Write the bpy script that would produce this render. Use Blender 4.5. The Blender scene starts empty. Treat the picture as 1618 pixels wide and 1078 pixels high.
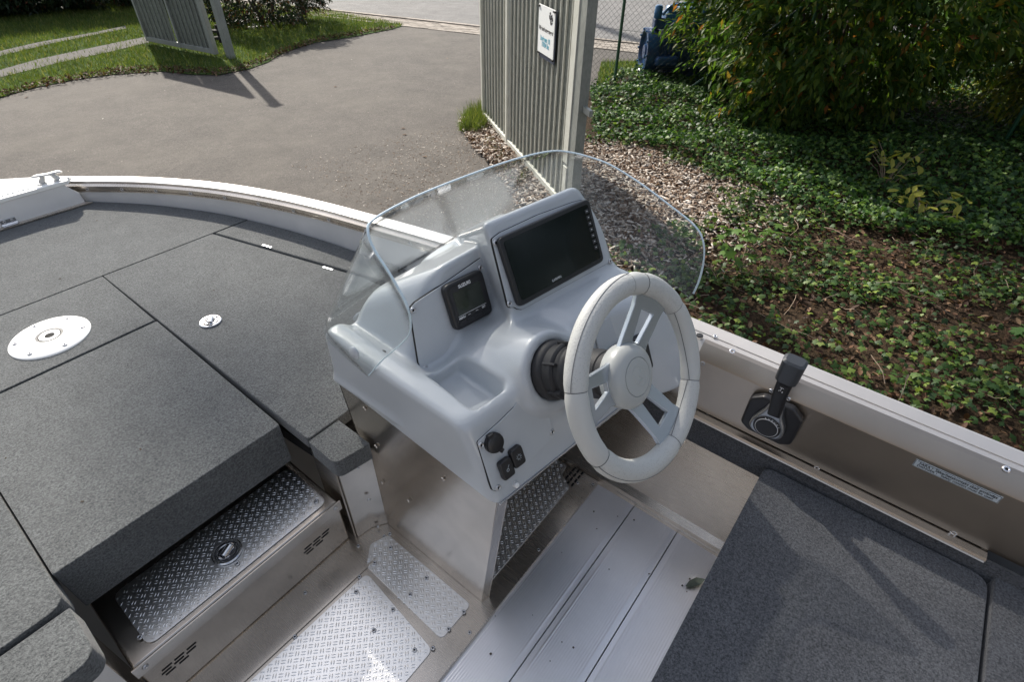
import bpy, bmesh, math, random
import numpy as np
from mathutils import Vector, Matrix
rnd = random.Random(7)
rs = np.random.RandomState(11)
scn = bpy.context.scene
COL = scn.collection

# ---------------------------------------------------------------- camera
YAW, PIT, ROLL, FPX, CH = 0.91182912, 0.69029669, 0.01658983, 853.949, 1.25
fw = np.array([math.sin(YAW)*math.cos(PIT), math.cos(YAW)*math.cos(PIT), -math.sin(PIT)])
rt = np.array([math.cos(YAW), -math.sin(YAW), 0.0]); up = np.cross(rt, fw)
rt, up = rt*math.cos(ROLL)+up*math.sin(ROLL), -rt*math.sin(ROLL)+up*math.cos(ROLL)
CAM = np.array([0, 0, CH])
cd = bpy.data.cameras.new('camera'); cam = bpy.data.objects.new('camera', cd); COL.objects.link(cam)
cd.sensor_width = 36.0; cd.lens = FPX/1618*36.0; cd.clip_start = 0.02; cd.clip_end = 2000
M = Matrix(((rt[0], up[0], -fw[0], 0), (rt[1], up[1], -fw[1], 0), (rt[2], up[2], -fw[2], CH), (0, 0, 0, 1)))
cam.matrix_world = M
scn.camera = cam

# ---------------------------------------------------------------- world, sun, exposure
SUN_AZ, SUN_EL = math.radians(19.5), math.radians(38)      # azimuth from +Y (bow) towards +X (starboard)
w = bpy.data.worlds.new('World'); scn.world = w; w.use_nodes = True
nt = w.node_tree; nt.nodes.clear()
sky = nt.nodes.new('ShaderNodeTexSky'); sky.sky_type = 'NISHITA'; sky.sun_disc = False
sky.sun_elevation = SUN_EL; sky.sun_rotation = SUN_AZ; sky.dust_density = 2.0; sky.air_density = 1.0; sky.ozone_density = 1.0
bg = nt.nodes.new('ShaderNodeBackground'); bg.inputs[1].default_value = 0.085
wo = nt.nodes.new('ShaderNodeOutputWorld')
# thin broken cloud over the blue: soft noise blended over the sky
wtc = nt.nodes.new('ShaderNodeTexCoord'); wmp = nt.nodes.new('ShaderNodeMapping'); wmp.inputs['Scale'].default_value = (1.6, 1.6, 4.0)
wno = nt.nodes.new('ShaderNodeTexNoise'); wno.inputs['Scale'].default_value = 1.9; wno.inputs['Detail'].default_value = 6
wrm = nt.nodes.new('ShaderNodeMapRange'); wrm.inputs['From Min'].default_value = .38; wrm.inputs['From Max'].default_value = .66; wrm.inputs['To Min'].default_value = .10; wrm.inputs['To Max'].default_value = .85
wmx = nt.nodes.new('ShaderNodeMix'); wmx.data_type = 'RGBA'; whs = nt.nodes.new('ShaderNodeHueSaturation'); whs.inputs['Saturation'].default_value = .22; whs.inputs['Value'].default_value = 2.3; nt.links.new(sky.outputs[0], whs.inputs['Color']); nt.links.new(whs.outputs[0], wmx.inputs[7])
nt.links.new(wtc.outputs['Generated'], wmp.inputs[0]); nt.links.new(wmp.outputs[0], wno.inputs['Vector']); nt.links.new(wno.outputs['Fac'], wrm.inputs['Value'])
nt.links.new(wrm.outputs[0], wmx.inputs[0]); nt.links.new(sky.outputs[0], wmx.inputs[6]); nt.links.new(wmx.outputs[2], bg.inputs[0]); nt.links.new(bg.outputs[0], wo.inputs[0])
sl = bpy.data.lights.new('sun', 'SUN'); sl.energy = 4.3; sl.angle = math.radians(0.8); sl.color = (1.0, 0.93, 0.82)
so = bpy.data.objects.new('sun', sl); COL.objects.link(so)
sd = Vector((math.sin(SUN_AZ)*math.cos(SUN_EL), math.cos(SUN_AZ)*math.cos(SUN_EL), math.sin(SUN_EL)))
so.rotation_euler = sd.to_track_quat('Z', 'Y').to_euler(); so.location = (3, 6, 8)
vs = scn.view_settings; vs.view_transform = 'Standard'; vs.look = 'None'; vs.gamma = 1.0; vs.exposure = 0.88
vs.use_curve_mapping = False

# ---------------------------------------------------------------- helpers: measuring the place from the calibrated camera
def ray(u, v): return rt*((u-809)/FPX) - up*((v-539)/FPX) + fw
def on(u, v, ax, val):
    d = ray(u, v); return CAM + d*((val-CAM[ax])/d[ax])
def onz(u, v, z): return on(u, v, 2, z)
def onx(u, v, x): return on(u, v, 0, x)
def ony(u, v, y): return on(u, v, 1, y)
GZ = -0.85
def g2(u, v): p = onz(u, v, GZ); return (p[0], p[1])

class Plane:
    """a local frame: o origin, r right, u up, n normal facing out"""
    def __init__(s, o, yaw, tilt):
        a, b = math.radians(yaw), math.radians(tilt)
        s.o = np.array(o, float); s.r = np.array([math.cos(a), math.sin(a), 0])
        s.n = np.array([math.sin(a)*math.cos(b), -math.cos(a)*math.cos(b), math.sin(b)]); s.u = np.cross(s.n, s.r)
    def at(s, u, v, off=0):
        d = ray(u, v); t = ((s.o+s.n*off-CAM)@s.n)/(d@s.n); q = CAM+d*t-s.o
        return (q@s.r, q@s.u)
    def w(s, a, b, c=0): return s.o+s.r*a+s.u*b+s.n*c
    def mat(s): 
        m = Matrix.Identity(4)
        for i in range(3): m[i][0], m[i][1], m[i][2], m[i][3] = s.r[i], s.u[i], s.n[i], s.o[i]
        return m

# ---------------------------------------------------------------- helpers: materials
def mat(name, color, rough=0.5, metal=0.0, build=None, coat=0.0, spec=None):
    m = bpy.data.materials.new(name); m.use_nodes = True
    b = m.node_tree.nodes['Principled BSDF']
    b.inputs['Base Color'].default_value = (*color, 1); b.inputs['Roughness'].default_value = rough
    b.inputs['Metallic'].default_value = metal; b.inputs['Coat Weight'].default_value = coat
    if spec is not None: b.inputs['Specular IOR Level'].default_value = spec
    if build: build(m.node_tree, b)
    return m
def N(t, k, **kw):
    n = t.nodes.new('ShaderNode'+k)
    for a, b in kw.items():
        if a.startswith('i_'): n.inputs[a[2:].replace('_', ' ')].default_value = b
        else: setattr(n, a, b)
    return n
def coords(t, scale=(1, 1, 1), rot=(0, 0, 0), kind='Object'):
    tc = N(t, 'TexCoord'); mp = N(t, 'Mapping'); mp.inputs['Scale'].default_value = scale; mp.inputs['Rotation'].default_value = rot
    t.links.new(tc.outputs[kind], mp.inputs[0]); return mp.outputs[0]
def noise(t, vec, scale, detail=4, rough=0.55):
    n = N(t, 'TexNoise'); n.inputs['Scale'].default_value = scale; n.inputs['Detail'].default_value = detail; n.inputs['Roughness'].default_value = rough
    t.links.new(vec, n.inputs['Vector']); return n.outputs['Fac']
def ramp(t, fac, stops):
    r = N(t, 'ValToRGB'); e = r.color_ramp.elements
    while len(e) < len(stops): e.new(0.5)
    for i, (p, c) in enumerate(stops):
        e[i].position = p; e[i].color = (*c, 1) if len(c) == 3 else c
    t.links.new(fac, r.inputs[0]); return r.outputs[0]
def mixc(t, fac, a, b, mode='MIX'):
    m = N(t, 'Mix', data_type='RGBA', blend_type=mode)
    for s, x in ((0, fac), (6, a), (7, b)):
        if isinstance(x, (int, float)): m.inputs[s].default_value = x
        elif isinstance(x, tuple): m.inputs[s].default_value = (*x, 1)
        else: t.links.new(x, m.inputs[s])
    return m.outputs[2]
def bump(t, b, h, strength=0.3, dist=0.002):
    n = N(t, 'Bump'); n.inputs['Strength'].default_value = strength; n.inputs['Distance'].default_value = dist
    t.links.new(h, n.inputs['Height']); t.links.new(n.outputs[0], b.inputs['Normal'])
g3 = lambda v: (v, v, v)

def b_carpet(lo, hi):
    def f(t, b):
        v = coords(t)
        n1 = noise(t, v, 260, 3, .8); n2 = noise(t, v, 14, 3); n3 = noise(t, v, 1100, 2, .6)
        c = ramp(t, n1, [(.36, lo), (.64, hi)])
        c = mixc(t, ramp(t, n3, [(.4, g3(0)), (.75, g3(.55))]), c, tuple(min(1, x*1.7) for x in hi))
        c = mixc(t, 1.0, c, ramp(t, n2, [(.3, g3(.86)), (.7, g3(1.06))]), 'MULTIPLY')
        t.links.new(c, b.inputs['Base Color'])
        bump(t, b, n1, .9, .003)
        b.inputs['Sheen Weight'].default_value = .25; b.inputs['Sheen Roughness'].default_value = .5
    return f
CARPET = mat('marine_carpet', (.1, .1, .1), .95, 0, b_carpet((.010, .012, .014), (.122, .129, .131)), spec=.1)
CARPET2 = mat('shaded_marine_carpet', (.1, .1, .1), .95, 0, b_carpet((.008, .010, .012), (.115, .12, .132)), spec=.1)  # tree shade over the stern put into a darker carpet colour

def b_brushed(col, r0, r1, sc=(2, 2, 60), wear=.12, bmp=.05):
    def f(t, b):
        v = coords(t, sc); v1 = coords(t)
        n = noise(t, v, 12, 4, .7); big = noise(t, v1, 5, 4, .6)
        c = mixc(t, ramp(t, big, [(.35, g3(0)), (.7, g3(1))]), tuple(x*(1-wear) for x in col), col)
        t.links.new(c, b.inputs['Base Color'])
        mr = N(t, 'MapRange'); mr.inputs['To Min'].default_value = r0; mr.inputs['To Max'].default_value = r1
        mm = N(t, 'Math', operation='MULTIPLY_ADD'); mm.inputs[1].default_value = .5; t.links.new(n, mm.inputs[0])
        m2 = N(t, 'Math', operation='MULTIPLY'); m2.inputs[1].default_value = .5; t.links.new(big, m2.inputs[0]); t.links.new(m2.outputs[0], mm.inputs[2])
        t.links.new(mm.outputs[0], mr.inputs['Value']); t.links.new(mr.outputs[0], b.inputs['Roughness'])
        bump(t, b, n, bmp, .0006)
    return f
ALU = mat('satin_aluminium', (.6, .6, .6), .35, 1, b_brushed((.68, .62, .55), .14, .34, wear=.28))
ALUX = mat('satin_aluminium_lengthwise', (.6, .6, .6), .35, 1, b_brushed((.68, .62, .55), .17, .38, (60, 2, 60), wear=.25))
ALUW = mat('bright_gunwale_aluminium', (.8, .8, .8), .4, 1, b_brushed((.86, .84, .81), .30, .45, (40, 2, 40)))
PLANK = mat('ribbed_plank_aluminium', (.7, .7, .75), .35, 1, b_brushed((.90, .90, .92), .32, .48, (1.5, 60, 60), .1, .02))
TREAD = mat('bright_tread_plate', (.8, .8, .8), .25, 1, b_brushed((.92, .91, .89), .24, .40, (20, 20, 20), .15))
GUNA = mat('pale_anodised_gunwale', (.7, .68, .64), .42, .55, b_brushed((.74, .70, .655), .34, .5, (60, 2, 60), wear=.1))
ALUB = mat('brownish_mounting_plate', (.5, .45, .4), .35, 1, b_brushed((.50, .43, .355), .24, .40))
CAST = mat('cast_aluminium_cleat', (.55, .55, .54), .42, .6)
CHROME = mat('polished_steel', (.75, .75, .76), .14, 1)
STEEL = mat('screw_steel', (.55, .55, .56), .28, 1)
def b_wallw(t, b):
    v = coords(t); c = ramp(t, noise(t, v, 8, 4), [(.3, (.60, .61, .62)), (.7, (.68, .69, .70))]); t.links.new(c, b.inputs['Base Color'])
INNERW = mat('pale_painted_inner_side', (.5, .5, .5), .38, .1, b_wallw)
def b_gel(t, b):
    v = coords(t); n = noise(t, v, 320, 2); n2 = noise(t, v, 6, 4)
    c = ramp(t, n2, [(.3, (.435, .462, .488)), (.7, (.475, .502, .528))]); t.links.new(c, b.inputs['Base Color'])
    bump(t, b, n, .10, .0008)
GEL = mat('grey_gelcoat', (.38, .41, .44), .30, 0, b_gel, coat=.5)
PLATE = mat('grey_dash_plate', (.40, .43, .46), .5, 0, b_gel)
def b_rub(perf):
    def f(t, b):
        v = coords(t)
        vo = N(t, 'TexVoronoi'); vo.inputs['Scale'].default_value = 330 if perf else 1500; t.links.new(v, vo.inputs['Vector'])
        bump(t, b, vo.outputs['Distance'], .30 if perf else .04, .001)
        c = ramp(t, vo.outputs['Distance'], [(.0, (.33, .335, .325) if perf else (.47, .475, .455)), (.34 if perf else .15, (.50, .505, .485))]); t.links.new(c, b.inputs['Base Color'])
    return f
RUB = mat('light_grey_wheel_leather', (.5, .5, .48), .5, 0, b_rub(False))
RUBP = mat('perforated_wheel_leather', (.5, .5, .48), .6, 0, b_rub(True))
SPOKE = mat('silver_grey_spoke_paint', (.46, .50, .54), .26, .55)
HUB = mat('grey_hub_plastic', (.42, .435, .425), .30)
SEAM = mat('dark_seam', (.13, .135, .14), .8)
BLK = mat('black_plastic', (.018, .018, .02), .38)
BLKM = mat('matt_black_plastic', (.022, .022, .024), .6)
def b_scr(t, b): b.inputs['IOR'].default_value = 1.5
SCREEN = mat('dark_screen_glass', (.004, .007, .006), .13, 0, b_scr, spec=.3)
SCREEN2 = mat('grey_lcd_screen', (.035, .042, .034), .12)
LETW = mat('white_print', (.75, .76, .76), .5)
WHITEP = mat('white_powder_coat', (.80, .81, .80), .4)
DARK = mat('dark_gap', (.012, .012, .012), .9)
STICK = mat('grey_sticker', (.50, .56, .60), .4)
LETK = mat('black_print', (.015, .015, .02), .5)
LEVG = mat('dark_grey_lever', (.055, .06, .066), .36)
SATCH = mat('satin_throttle_cover', (.42, .44, .46), .3, .9)

def glass():
    m = bpy.data.materials.new('clear_acrylic'); m.use_nodes = True; t = m.node_tree; t.nodes.clear()
    o = N(t, 'OutputMaterial'); tr = N(t, 'BsdfTransparent'); tr.inputs[0].default_value = (.955, .97, .97, 1)
    gl = N(t, 'BsdfGlossy'); gl.inputs['Roughness'].default_value = .0
    df = N(t, 'BsdfDiffuse'); df.inputs[0].default_value = (.75, .78, .8, 1)
    fr = N(t, 'Fresnel'); ge = N(t, 'NewGeometry'); io = N(t, 'MapRange'); io.inputs['To Min'].default_value = 1.42; io.inputs['To Max'].default_value = 1/1.42
    t.links.new(ge.outputs['Backfacing'], io.inputs['Value']); t.links.new(io.outputs[0], fr.inputs[0])
    m1 = N(t, 'MixShader'); m2 = N(t, 'MixShader')
    v = coords(t); n = noise(t, v, 3.5, 3); mr = N(t, 'MapRange'); mr.inputs['From Min'].default_value = .35; mr.inputs['From Max'].default_value = .7
    mr.inputs['To Min'].default_value = .022; mr.inputs['To Max'].default_value = .045; t.links.new(n, mr.inputs['Value'])
    t.links.new(mr.outputs[0], m1.inputs[0]); t.links.new(tr.outputs[0], m1.inputs[1]); t.links.new(df.outputs[0], m1.inputs[2])
    t.links.new(fr.outputs[0], m2.inputs[0]); t.links.new(m1.outputs[0], m2.inputs[1]); t.links.new(gl.outputs[0], m2.inputs[2])
    t.links.new(m2.outputs[0], o.inputs[0]); return m
GLASS = glass()
GEDGE = mat('polished_acrylic_edge', (.62, .74, .80), .25, 0, None)

# ---------------------------------------------------------------- helpers: geometry
def link(o, parent=None):
    COL.objects.link(o)
    if parent is not None:
        o.parent = parent
        if parent.type == 'EMPTY': o.matrix_parent_inverse = Matrix.Translation(-parent.location)
    return o
def meshobj(name, verts, faces, m, parent=None, smooth=False, mats=None, fm=None):
    me = bpy.data.meshes.new(name); me.from_pydata([tuple(map(float, v)) for v in verts], [], faces)
    for k in (mats or [m]): me.materials.append(k)
    if fm is not None: me.polygons.foreach_set('material_index', fm)
    if smooth: me.polygons.foreach_set('use_smooth', [True]*len(me.polygons))
    me.update(); return link(bpy.data.objects.new(name, me), parent)
def bmobj(name, bm, m, parent=None, smooth=False, mats=None):
    me = bpy.data.meshes.new(name); bm.normal_update(); bm.to_mesh(me); bm.free()
    for k in (mats or [m]): me.materials.append(k)
    if smooth: me.polygons.foreach_set('use_smooth', [True]*len(me.polygons))
    return link(bpy.data.objects.new(name, me), parent)
def fastmesh(name, V, F, m, parent=None, smooth=False, mats=None, fm=None):
    """V (n,3) array, F (k,3 or 4) int array"""
    me = bpy.data.meshes.new(name); k, c = F.shape
    me.vertices.add(len(V)); me.vertices.foreach_set('co', V.astype(np.float32).ravel())
    me.loops.add(k*c); me.loops.foreach_set('vertex_index', F.astype(np.int32).ravel())
    me.polygons.add(k); me.polygons.foreach_set('loop_start', np.arange(0, k*c, c, dtype=np.int32))
    me.polygons.foreach_set('loop_total', np.full(k, c, dtype=np.int32))
    for q in (mats or [m]): me.materials.append(q)
    if fm is not None: me.polygons.foreach_set('material_index', fm.astype(np.int32))
    if smooth: me.polygons.foreach_set('use_smooth', np.ones(k, bool))
    me.update(calc_edges=True); me.validate(); return link(bpy.data.objects.new(name, me), parent)
def empty(name, loc=(0, 0, 0), parent=None):
    o = bpy.data.objects.new(name, None); o.location = loc; o.empty_display_size = .1; return link(o, parent)
def tag(o, label=None, cat=None, group=None, kind=None):
    if label: o['label'] = label
    if cat: o['category'] = cat
    if group: o['group'] = group
    if kind: o['kind'] = kind
    return o
def bev(o, w, seg=2, ang=35, smooth=True):
    b = o.modifiers.new('bevel', 'BEVEL'); b.width = w; b.segments = seg; b.limit_method = 'ANGLE'; b.angle_limit = math.radians(ang)
    b.use_clamp_overlap = True
    if smooth:
        o.data.polygons.foreach_set('use_smooth', [True]*len(o.data.polygons))
        b.harden_normals = True
    return o
def round_poly(pts, r, seg=5):
    out = []; n = len(pts)
    rr = r if isinstance(r, (list, tuple)) else [r]*n
    for i in range(n):
        p = Vector(pts[i][:2]); a = Vector(pts[i-1][:2])-p; b = Vector(pts[(i+1) % n][:2])-p
        q = rr[i]
        if q <= 0: out.append((p.x, p.y)); continue
        la, lb = a.length, b.length; a.normalize(); b.normalize()
        ang = a.angle(b); t = min(q/math.tan(ang/2), la*.48, lb*.48)
        p0 = p+a*t; p1 = p+b*t
        for k in range(seg+1):
            s = k/seg; c = p0*(1-s)**2+p*2*s*(1-s)+p1*s*s; out.append((c.x, c.y))
    return out
def area2(p): return sum(p[i][0]*p[(i+1) % len(p)][1]-p[(i+1) % len(p)][0]*p[i][1] for i in range(len(p)))
def prism(name, poly, z0, z1, m, parent=None, bevel=0, seg=2, frame=None, smooth=True):
    """extrude polygon (a,b) between heights z0<z1, in world XY or in a Plane frame"""
    if area2(poly) < 0: poly = poly[::-1]
    n = len(poly)
    f = (lambda a, b, c: (a, b, c)) if frame is None else (lambda a, b, c: frame.w(a, b, c))
    V = [f(a, b, z0) for a, b in poly]+[f(a, b, z1) for a, b in poly]
    F = [list(range(n))[::-1], list(range(n, 2*n))]+[[i, (i+1) % n, n+(i+1) % n, n+i] for i in range(n)]
    o = meshobj(name, V, F, m, parent)
    if bevel: bev(o, bevel, seg, smooth=smooth)
    return o
def boxo(name, c, s, m, parent=None, bevel=0, rz=0, frame=None, seg=2):
    hx, hy, hz = s[0]/2, s[1]/2, s[2]/2; ca, sa = math.cos(rz), math.sin(rz)
    V = []
    for z in (-hz, hz):
        for x, y in ((-hx, -hy), (hx, -hy), (hx, hy), (-hx, hy)):
            q = (c[0]+x*ca-y*sa, c[1]+x*sa+y*ca, c[2]+z); V.append(q if frame is None else frame.w(*q))
    F = [(3, 2, 1, 0), (4, 5, 6, 7), (0, 1, 5, 4), (1, 2, 6, 5), (2, 3, 7, 6), (3, 0, 4, 7)]
    o = meshobj(name, V, F, m, parent)
    if bevel: bev(o, bevel, seg)
    return o
def lathe(name, prof, m, parent=None, frame=None, seg=40, c=(0, 0, 0), smooth=True, squash=1.0):
    """profile of (r, h) turned about the frame's normal (or +Z) at c"""
    V = []; F = []
    for r, h in prof:
        for k in range(seg):
            a = 2*math.pi*k/seg; q = (c[0]+r*math.cos(a), c[1]+r*squash*math.sin(a), c[2]+h)
            V.append(q if frame is None else frame.w(*q))
    for i in range(len(prof)-1):
        for k in range(seg):
            F.append((i*seg+k, i*seg+(k+1) % seg, (i+1)*seg+(k+1) % seg, (i+1)*seg+k))
    F.append(list(range(seg))[::-1]); F.append([(len(prof)-1)*seg+k for k in range(seg)])
    o = meshobj(name, V, F, m, parent)
    if smooth:
        o.data.polygons.foreach_set('use_smooth', [True]*len(o.data.polygons))
        e = o.modifiers.new('edge', 'EDGE_SPLIT'); e.split_angle = math.radians(38)
    return o
def sweep(name, path, prof, m, parent=None, closed=False, smooth=True, upv=(0, 0, 1), mats=None, caps=True, pm=None):
    """sweep 2-D profile (side, up) along a 3-D path; side = horizontal right of travel"""
    P = [Vector(p) for p in path]; n = len(P); k = 0; V = []; F = []; fm = []
    U = Vector(upv)
    for i, p in enumerate(P):
        if closed: t = P[(i+1) % n]-P[i-1]
        else: t = P[min(i+1, n-1)]-P[max(i-1, 0)]
        t.normalize(); s = t.cross(U if abs(t.dot(U)) < .99 else Vector((1, 0, 0))); s.normalize(); u2 = s.cross(t)
        pr_ = prof(i/(n-1)) if callable(prof) else prof
        k = len(pr_)
        for a, b in pr_: V.append(p+s*a+u2*b)
    for i in range(n if closed else n-1):
        j = (i+1) % n
        for q in range(k):
            F.append((i*k+q, j*k+q, j*k+(q+1) % k, i*k+(q+1) % k)); fm.append(pm[q] if pm else 0)
    if not closed and caps: F.append(list(range(k))); F.append([(n-1)*k+q for q in range(k)][::-1]); fm += [0, 0]
    o = meshobj(name, V, F, m, parent, mats=mats, fm=fm)
    if smooth:
        o.data.polygons.foreach_set('use_smooth', [True]*len(o.data.polygons))
        e = o.modifiers.new('edge', 'EDGE_SPLIT'); e.split_angle = math.radians(32)
    return o
def circ(r, n=10, a0=0): return [(r*math.cos(a0+2*math.pi*k/n), r*math.sin(a0+2*math.pi*k/n)) for k in range(n)]
def tube(name, path, r, m, parent=None, n=8, closed=False): return sweep(name, path, circ(r, n), m, parent, closed)
def catmull(pts, per=8, closed=False):
    P = [np.array(p, float) for p in pts]; n = len(P); out = []
    for i in range(n if closed else n-1):
        p0 = P[i-1] if (closed or i > 0) else 2*P[0]-P[1]; p1 = P[i]; p2 = P[(i+1) % n]
        p3 = P[(i+2) % n] if (closed or i+2 < n) else 2*P[-1]-P[-2]
        for k in range(per):
            t = k/per; out.append(.5*((2*p1)+(-p0+p2)*t+(2*p0-5*p1+4*p2-p3)*t*t+(-p0+3*p1-3*p2+p3)*t**3))
    if not closed: out.append(P[-1])
    return out
_bolt = {}
def bolt(loc, nrm, r, parent, m=None, name='screw', sock=True):
    m = m or STEEL; key = (m.name, sock)
    if key not in _bolt:
        prof = [(1, 0), (1, .18), (.8, .42), (.5, .5)]; V = []; F = []; s = 14
        for rr, h in prof: V += [(rr*math.cos(6.2832*k/s), rr*math.sin(6.2832*k/s), h) for k in range(s)]
        if sock: V += [(.42*math.cos(6.2832*k/s), .42*math.sin(6.2832*k/s), .15) for k in range(s)]
        n = 5 if sock else 4
        for i in range(n-1):
            for k in range(s): F.append((i*s+k, i*s+(k+1) % s, (i+1)*s+(k+1) % s, (i+1)*s+k))
        F.append([(n-1)*s+k for k in range(s)])
        me = bpy.data.meshes.new('screw'); me.from_pydata(V, [], F); me.materials.append(m); me.materials.append(DARK)
        me.polygons.foreach_set('use_smooth', [True]*len(F))
        if sock: me.polygons[len(F)-1].material_index = 1
        _bolt[key] = me
    o = bpy.data.objects.new(name, _bolt[key]); q = Vector(nrm).to_track_quat('Z', 'Y')
    o.matrix_world = Matrix.Translation(Vector(loc)) @ q.to_matrix().to_4x4() @ Matrix.Scale(r*1.1, 4)
    return link(o, parent)
def text(name, s, size, frame_m, m, parent=None, align='CENTER', xs=1.0, ext=0.0002, shear=0, bold=0.0):
    c = bpy.data.curves.new(name, 'FONT'); c.body = s; c.size = size; c.align_x = align; c.align_y = 'CENTER'; c.extrude = ext; c.shear = shear; c.offset = bold
    o = bpy.data.objects.new(name, c); COL.objects.link(o)
    bpy.context.view_layer.update()
    me = bpy.data.meshes.new_from_object(o.evaluated_get(bpy.context.evaluated_depsgraph_get()))
    COL.objects.unlink(o); bpy.data.objects.remove(o)
    me.materials.clear(); me.materials.append(m); o = bpy.data.objects.new(name, me)
    o.matrix_world = frame_m @ Matrix.Diagonal((xs, 1, 1, 1)); return link(o, parent)
def textfit(name, s, frame_m, width, height, m, parent=None, bold=.0002, ext=.0001):
    o = text(name, s, 1.0, Matrix.Identity(4), m, None, ext=0, bold=bold)
    me = o.data; co = np.empty(len(me.vertices)*3, np.float32); me.vertices.foreach_get('co', co); co = co.reshape(-1, 3)
    lo, hi = co.min(0), co.max(0); co[:, 0] = (co[:, 0]-(lo[0]+hi[0])/2)*width/(hi[0]-lo[0]); co[:, 1] = (co[:, 1]-(lo[1]+hi[1])/2)*height/(hi[1]-lo[1])
    me.vertices.foreach_set('co', co.ravel()); me.update(); o.matrix_world = frame_m
    if parent is not None:
        o.parent = parent
        if parent.type == 'EMPTY': o.matrix_parent_inverse = Matrix.Translation(-parent.location)
    return o
def fr_mat(fr, a, b, c=0, rot=0):
    return fr.mat() @ Matrix.Translation((a, b, c)) @ Matrix.Rotation(rot, 4, 'Z')
def pip(px, py, poly):
    """vectorised point in polygon"""
    ins = np.zeros(len(px), bool); n = len(poly)
    for i in range(n):
        x0, y0 = poly[i][:2]; x1, y1 = poly[(i+1) % n][:2]
        if y0 == y1: continue
        c = ((y0 > py) != (y1 > py)) & (px < (x1-x0)*(py-y0)/(y1-y0)+x0); ins ^= c
    return ins

# ================================================================ GROUND, ROAD, BEDS
def b_asphalt(base, tint):
    def f(t, b):
        v = coords(t)
        n = noise(t, v, 85, 4, .85); n2 = noise(t, v, .7, 5, .6); n3 = noise(t, v, 3.2, 5, .65); vo = N(t, 'TexVoronoi'); vo.inputs['Scale'].default_value = 55; t.links.new(v, vo.inputs['Vector'])
        c = ramp(t, n, [(.3, tuple(x*.45 for x in base)), (.5, base), (.70, tuple(min(1, x*2.2) for x in base))])
        c = mixc(t, 1.0, c, ramp(t, noise(t, v, 24, 6, .85), [(.3, g3(.62)), (.7, g3(1.35))]), 'MULTIPLY')
        c = mixc(t, ramp(t, n2, [(.45, g3(0)), (.72, g3(.55))]), c, tint)
        c = mixc(t, 1.0, c, ramp(t, n3, [(.25, g3(.72)), (.75, g3(1.18))]), 'MULTIPLY')
        c = mixc(t, ramp(t, vo.outputs['Distance'], [(.0, g3(.35)), (.22, g3(0))]), c, tuple(min(1, x*2.0) for x in base))
        t.links.new(c, b.inputs['Base Color']); vc = N(t, 'TexVoronoi', feature='DISTANCE_TO_EDGE'); vc.inputs['Scale'].default_value = .42; dn = N(t, 'TexNoise'); dn.inputs['Scale'].default_value = 2.5
        t.links.new(v, dn.inputs['Vector']); vm = N(t, 'VectorMath', operation='MULTIPLY_ADD'); vm.inputs[1].default_value = (.35, .35, 0); t.links.new(dn.outputs['Color'], vm.inputs[0]); t.links.new(v, vm.inputs[2]); t.links.new(vm.outputs[0], vc.inputs['Vector'])
        c = mixc(t, ramp(t, vc.outputs['Distance'], [(.0, g3(.16)), (.010, g3(0))]), c, tuple(x*.35 for x in base)); t.links.new(c, b.inputs['Base Color'])
        bump(t, b, n, .8, .006)
    return f
ASPH = mat('weathered_asphalt', (.1, .1, .1), .85, 0, b_asphalt((.074, .066, .059), (.112, .100, .086)), spec=.3)
ROADM = mat('road_asphalt', (.1, .1, .1), .85, 0, b_asphalt((.135, .132, .130), (.17, .165, .16)), spec=.3)
def b_soil(t, b):
    v = coords(t); c = ramp(t, noise(t, v, 30, 5, .7), [(.3, (.012, .009, .006)), (.5, (.035, .024, .015)), (.7, (.075, .048, .03))]); t.links.new(c, b.inputs['Base Color']); bump(t, b, noise(t, v, 40, 4), 1, .02)
SOIL = mat('dark_bed_soil', (.04, .03, .02), .95, 0, b_soil, spec=.1)
def b_lawn(t, b):
    v = coords(t); c = ramp(t, noise(t, v, 26, 5, .7), [(.3, (.02, .045, .012)), (.5, (.045, .085, .018)), (.72, (.09, .12, .035))]); t.links.new(c, b.inputs['Base Color']); bump(t, b, noise(t, v, 60, 4), 1, .03)
LAWN = mat('lawn_turf', (.05, .09, .02), .95, 0, b_lawn, spec=.1)
def b_grav(t, b):
    v = coords(t); c = ramp(t, noise(t, v, 60, 4, .8), [(.3, (.10, .095, .09)), (.6, (.20, .19, .18)), (.8, (.34, .32, .30))]); t.links.new(c, b.inputs['Base Color']); bump(t, b, noise(t, v, 60, 3), 1, .02)
GRAV = mat('grey_gravel', (.2, .2, .2), .95, 0, b_grav, spec=.1)
def sheet(name, poly, z, m):
    if area2(poly) < 0: poly = poly[::-1]
    o = meshobj(name, [(a, b, z) for a, b in poly], [list(range(len(poly)))], m); o['kind'] = 'structure'; return o
sheet('ground', [(-400, -400), (400, -400), (400, 400), (-400, 400)], GZ-.012, LAWN)
k0, k1, k2 = np.array(g2(540, 19)), np.array(g2(754, 42)), np.array(g2(941, 63))
kd = (k2-k0)/np.linalg.norm(k2-k0); kn = np.array([kd[1], -kd[0]])
if kn[0] < 0: kn = -kn
kl = lambda s, o: tuple(k0+kd*s+kn*o)
sheet('asphalt_driveway', [(-14, -14), (5, -14), kl(14, 0), kl(-2.2, 0), (2, 30), (-14, 30)], GZ, ASPH)
sheet('road', [kl(-60, .02), kl(60, .02), kl(60, 6.0), kl(-60, 6.0)], GZ+.004, ROADM)
V = []; F = []
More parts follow.
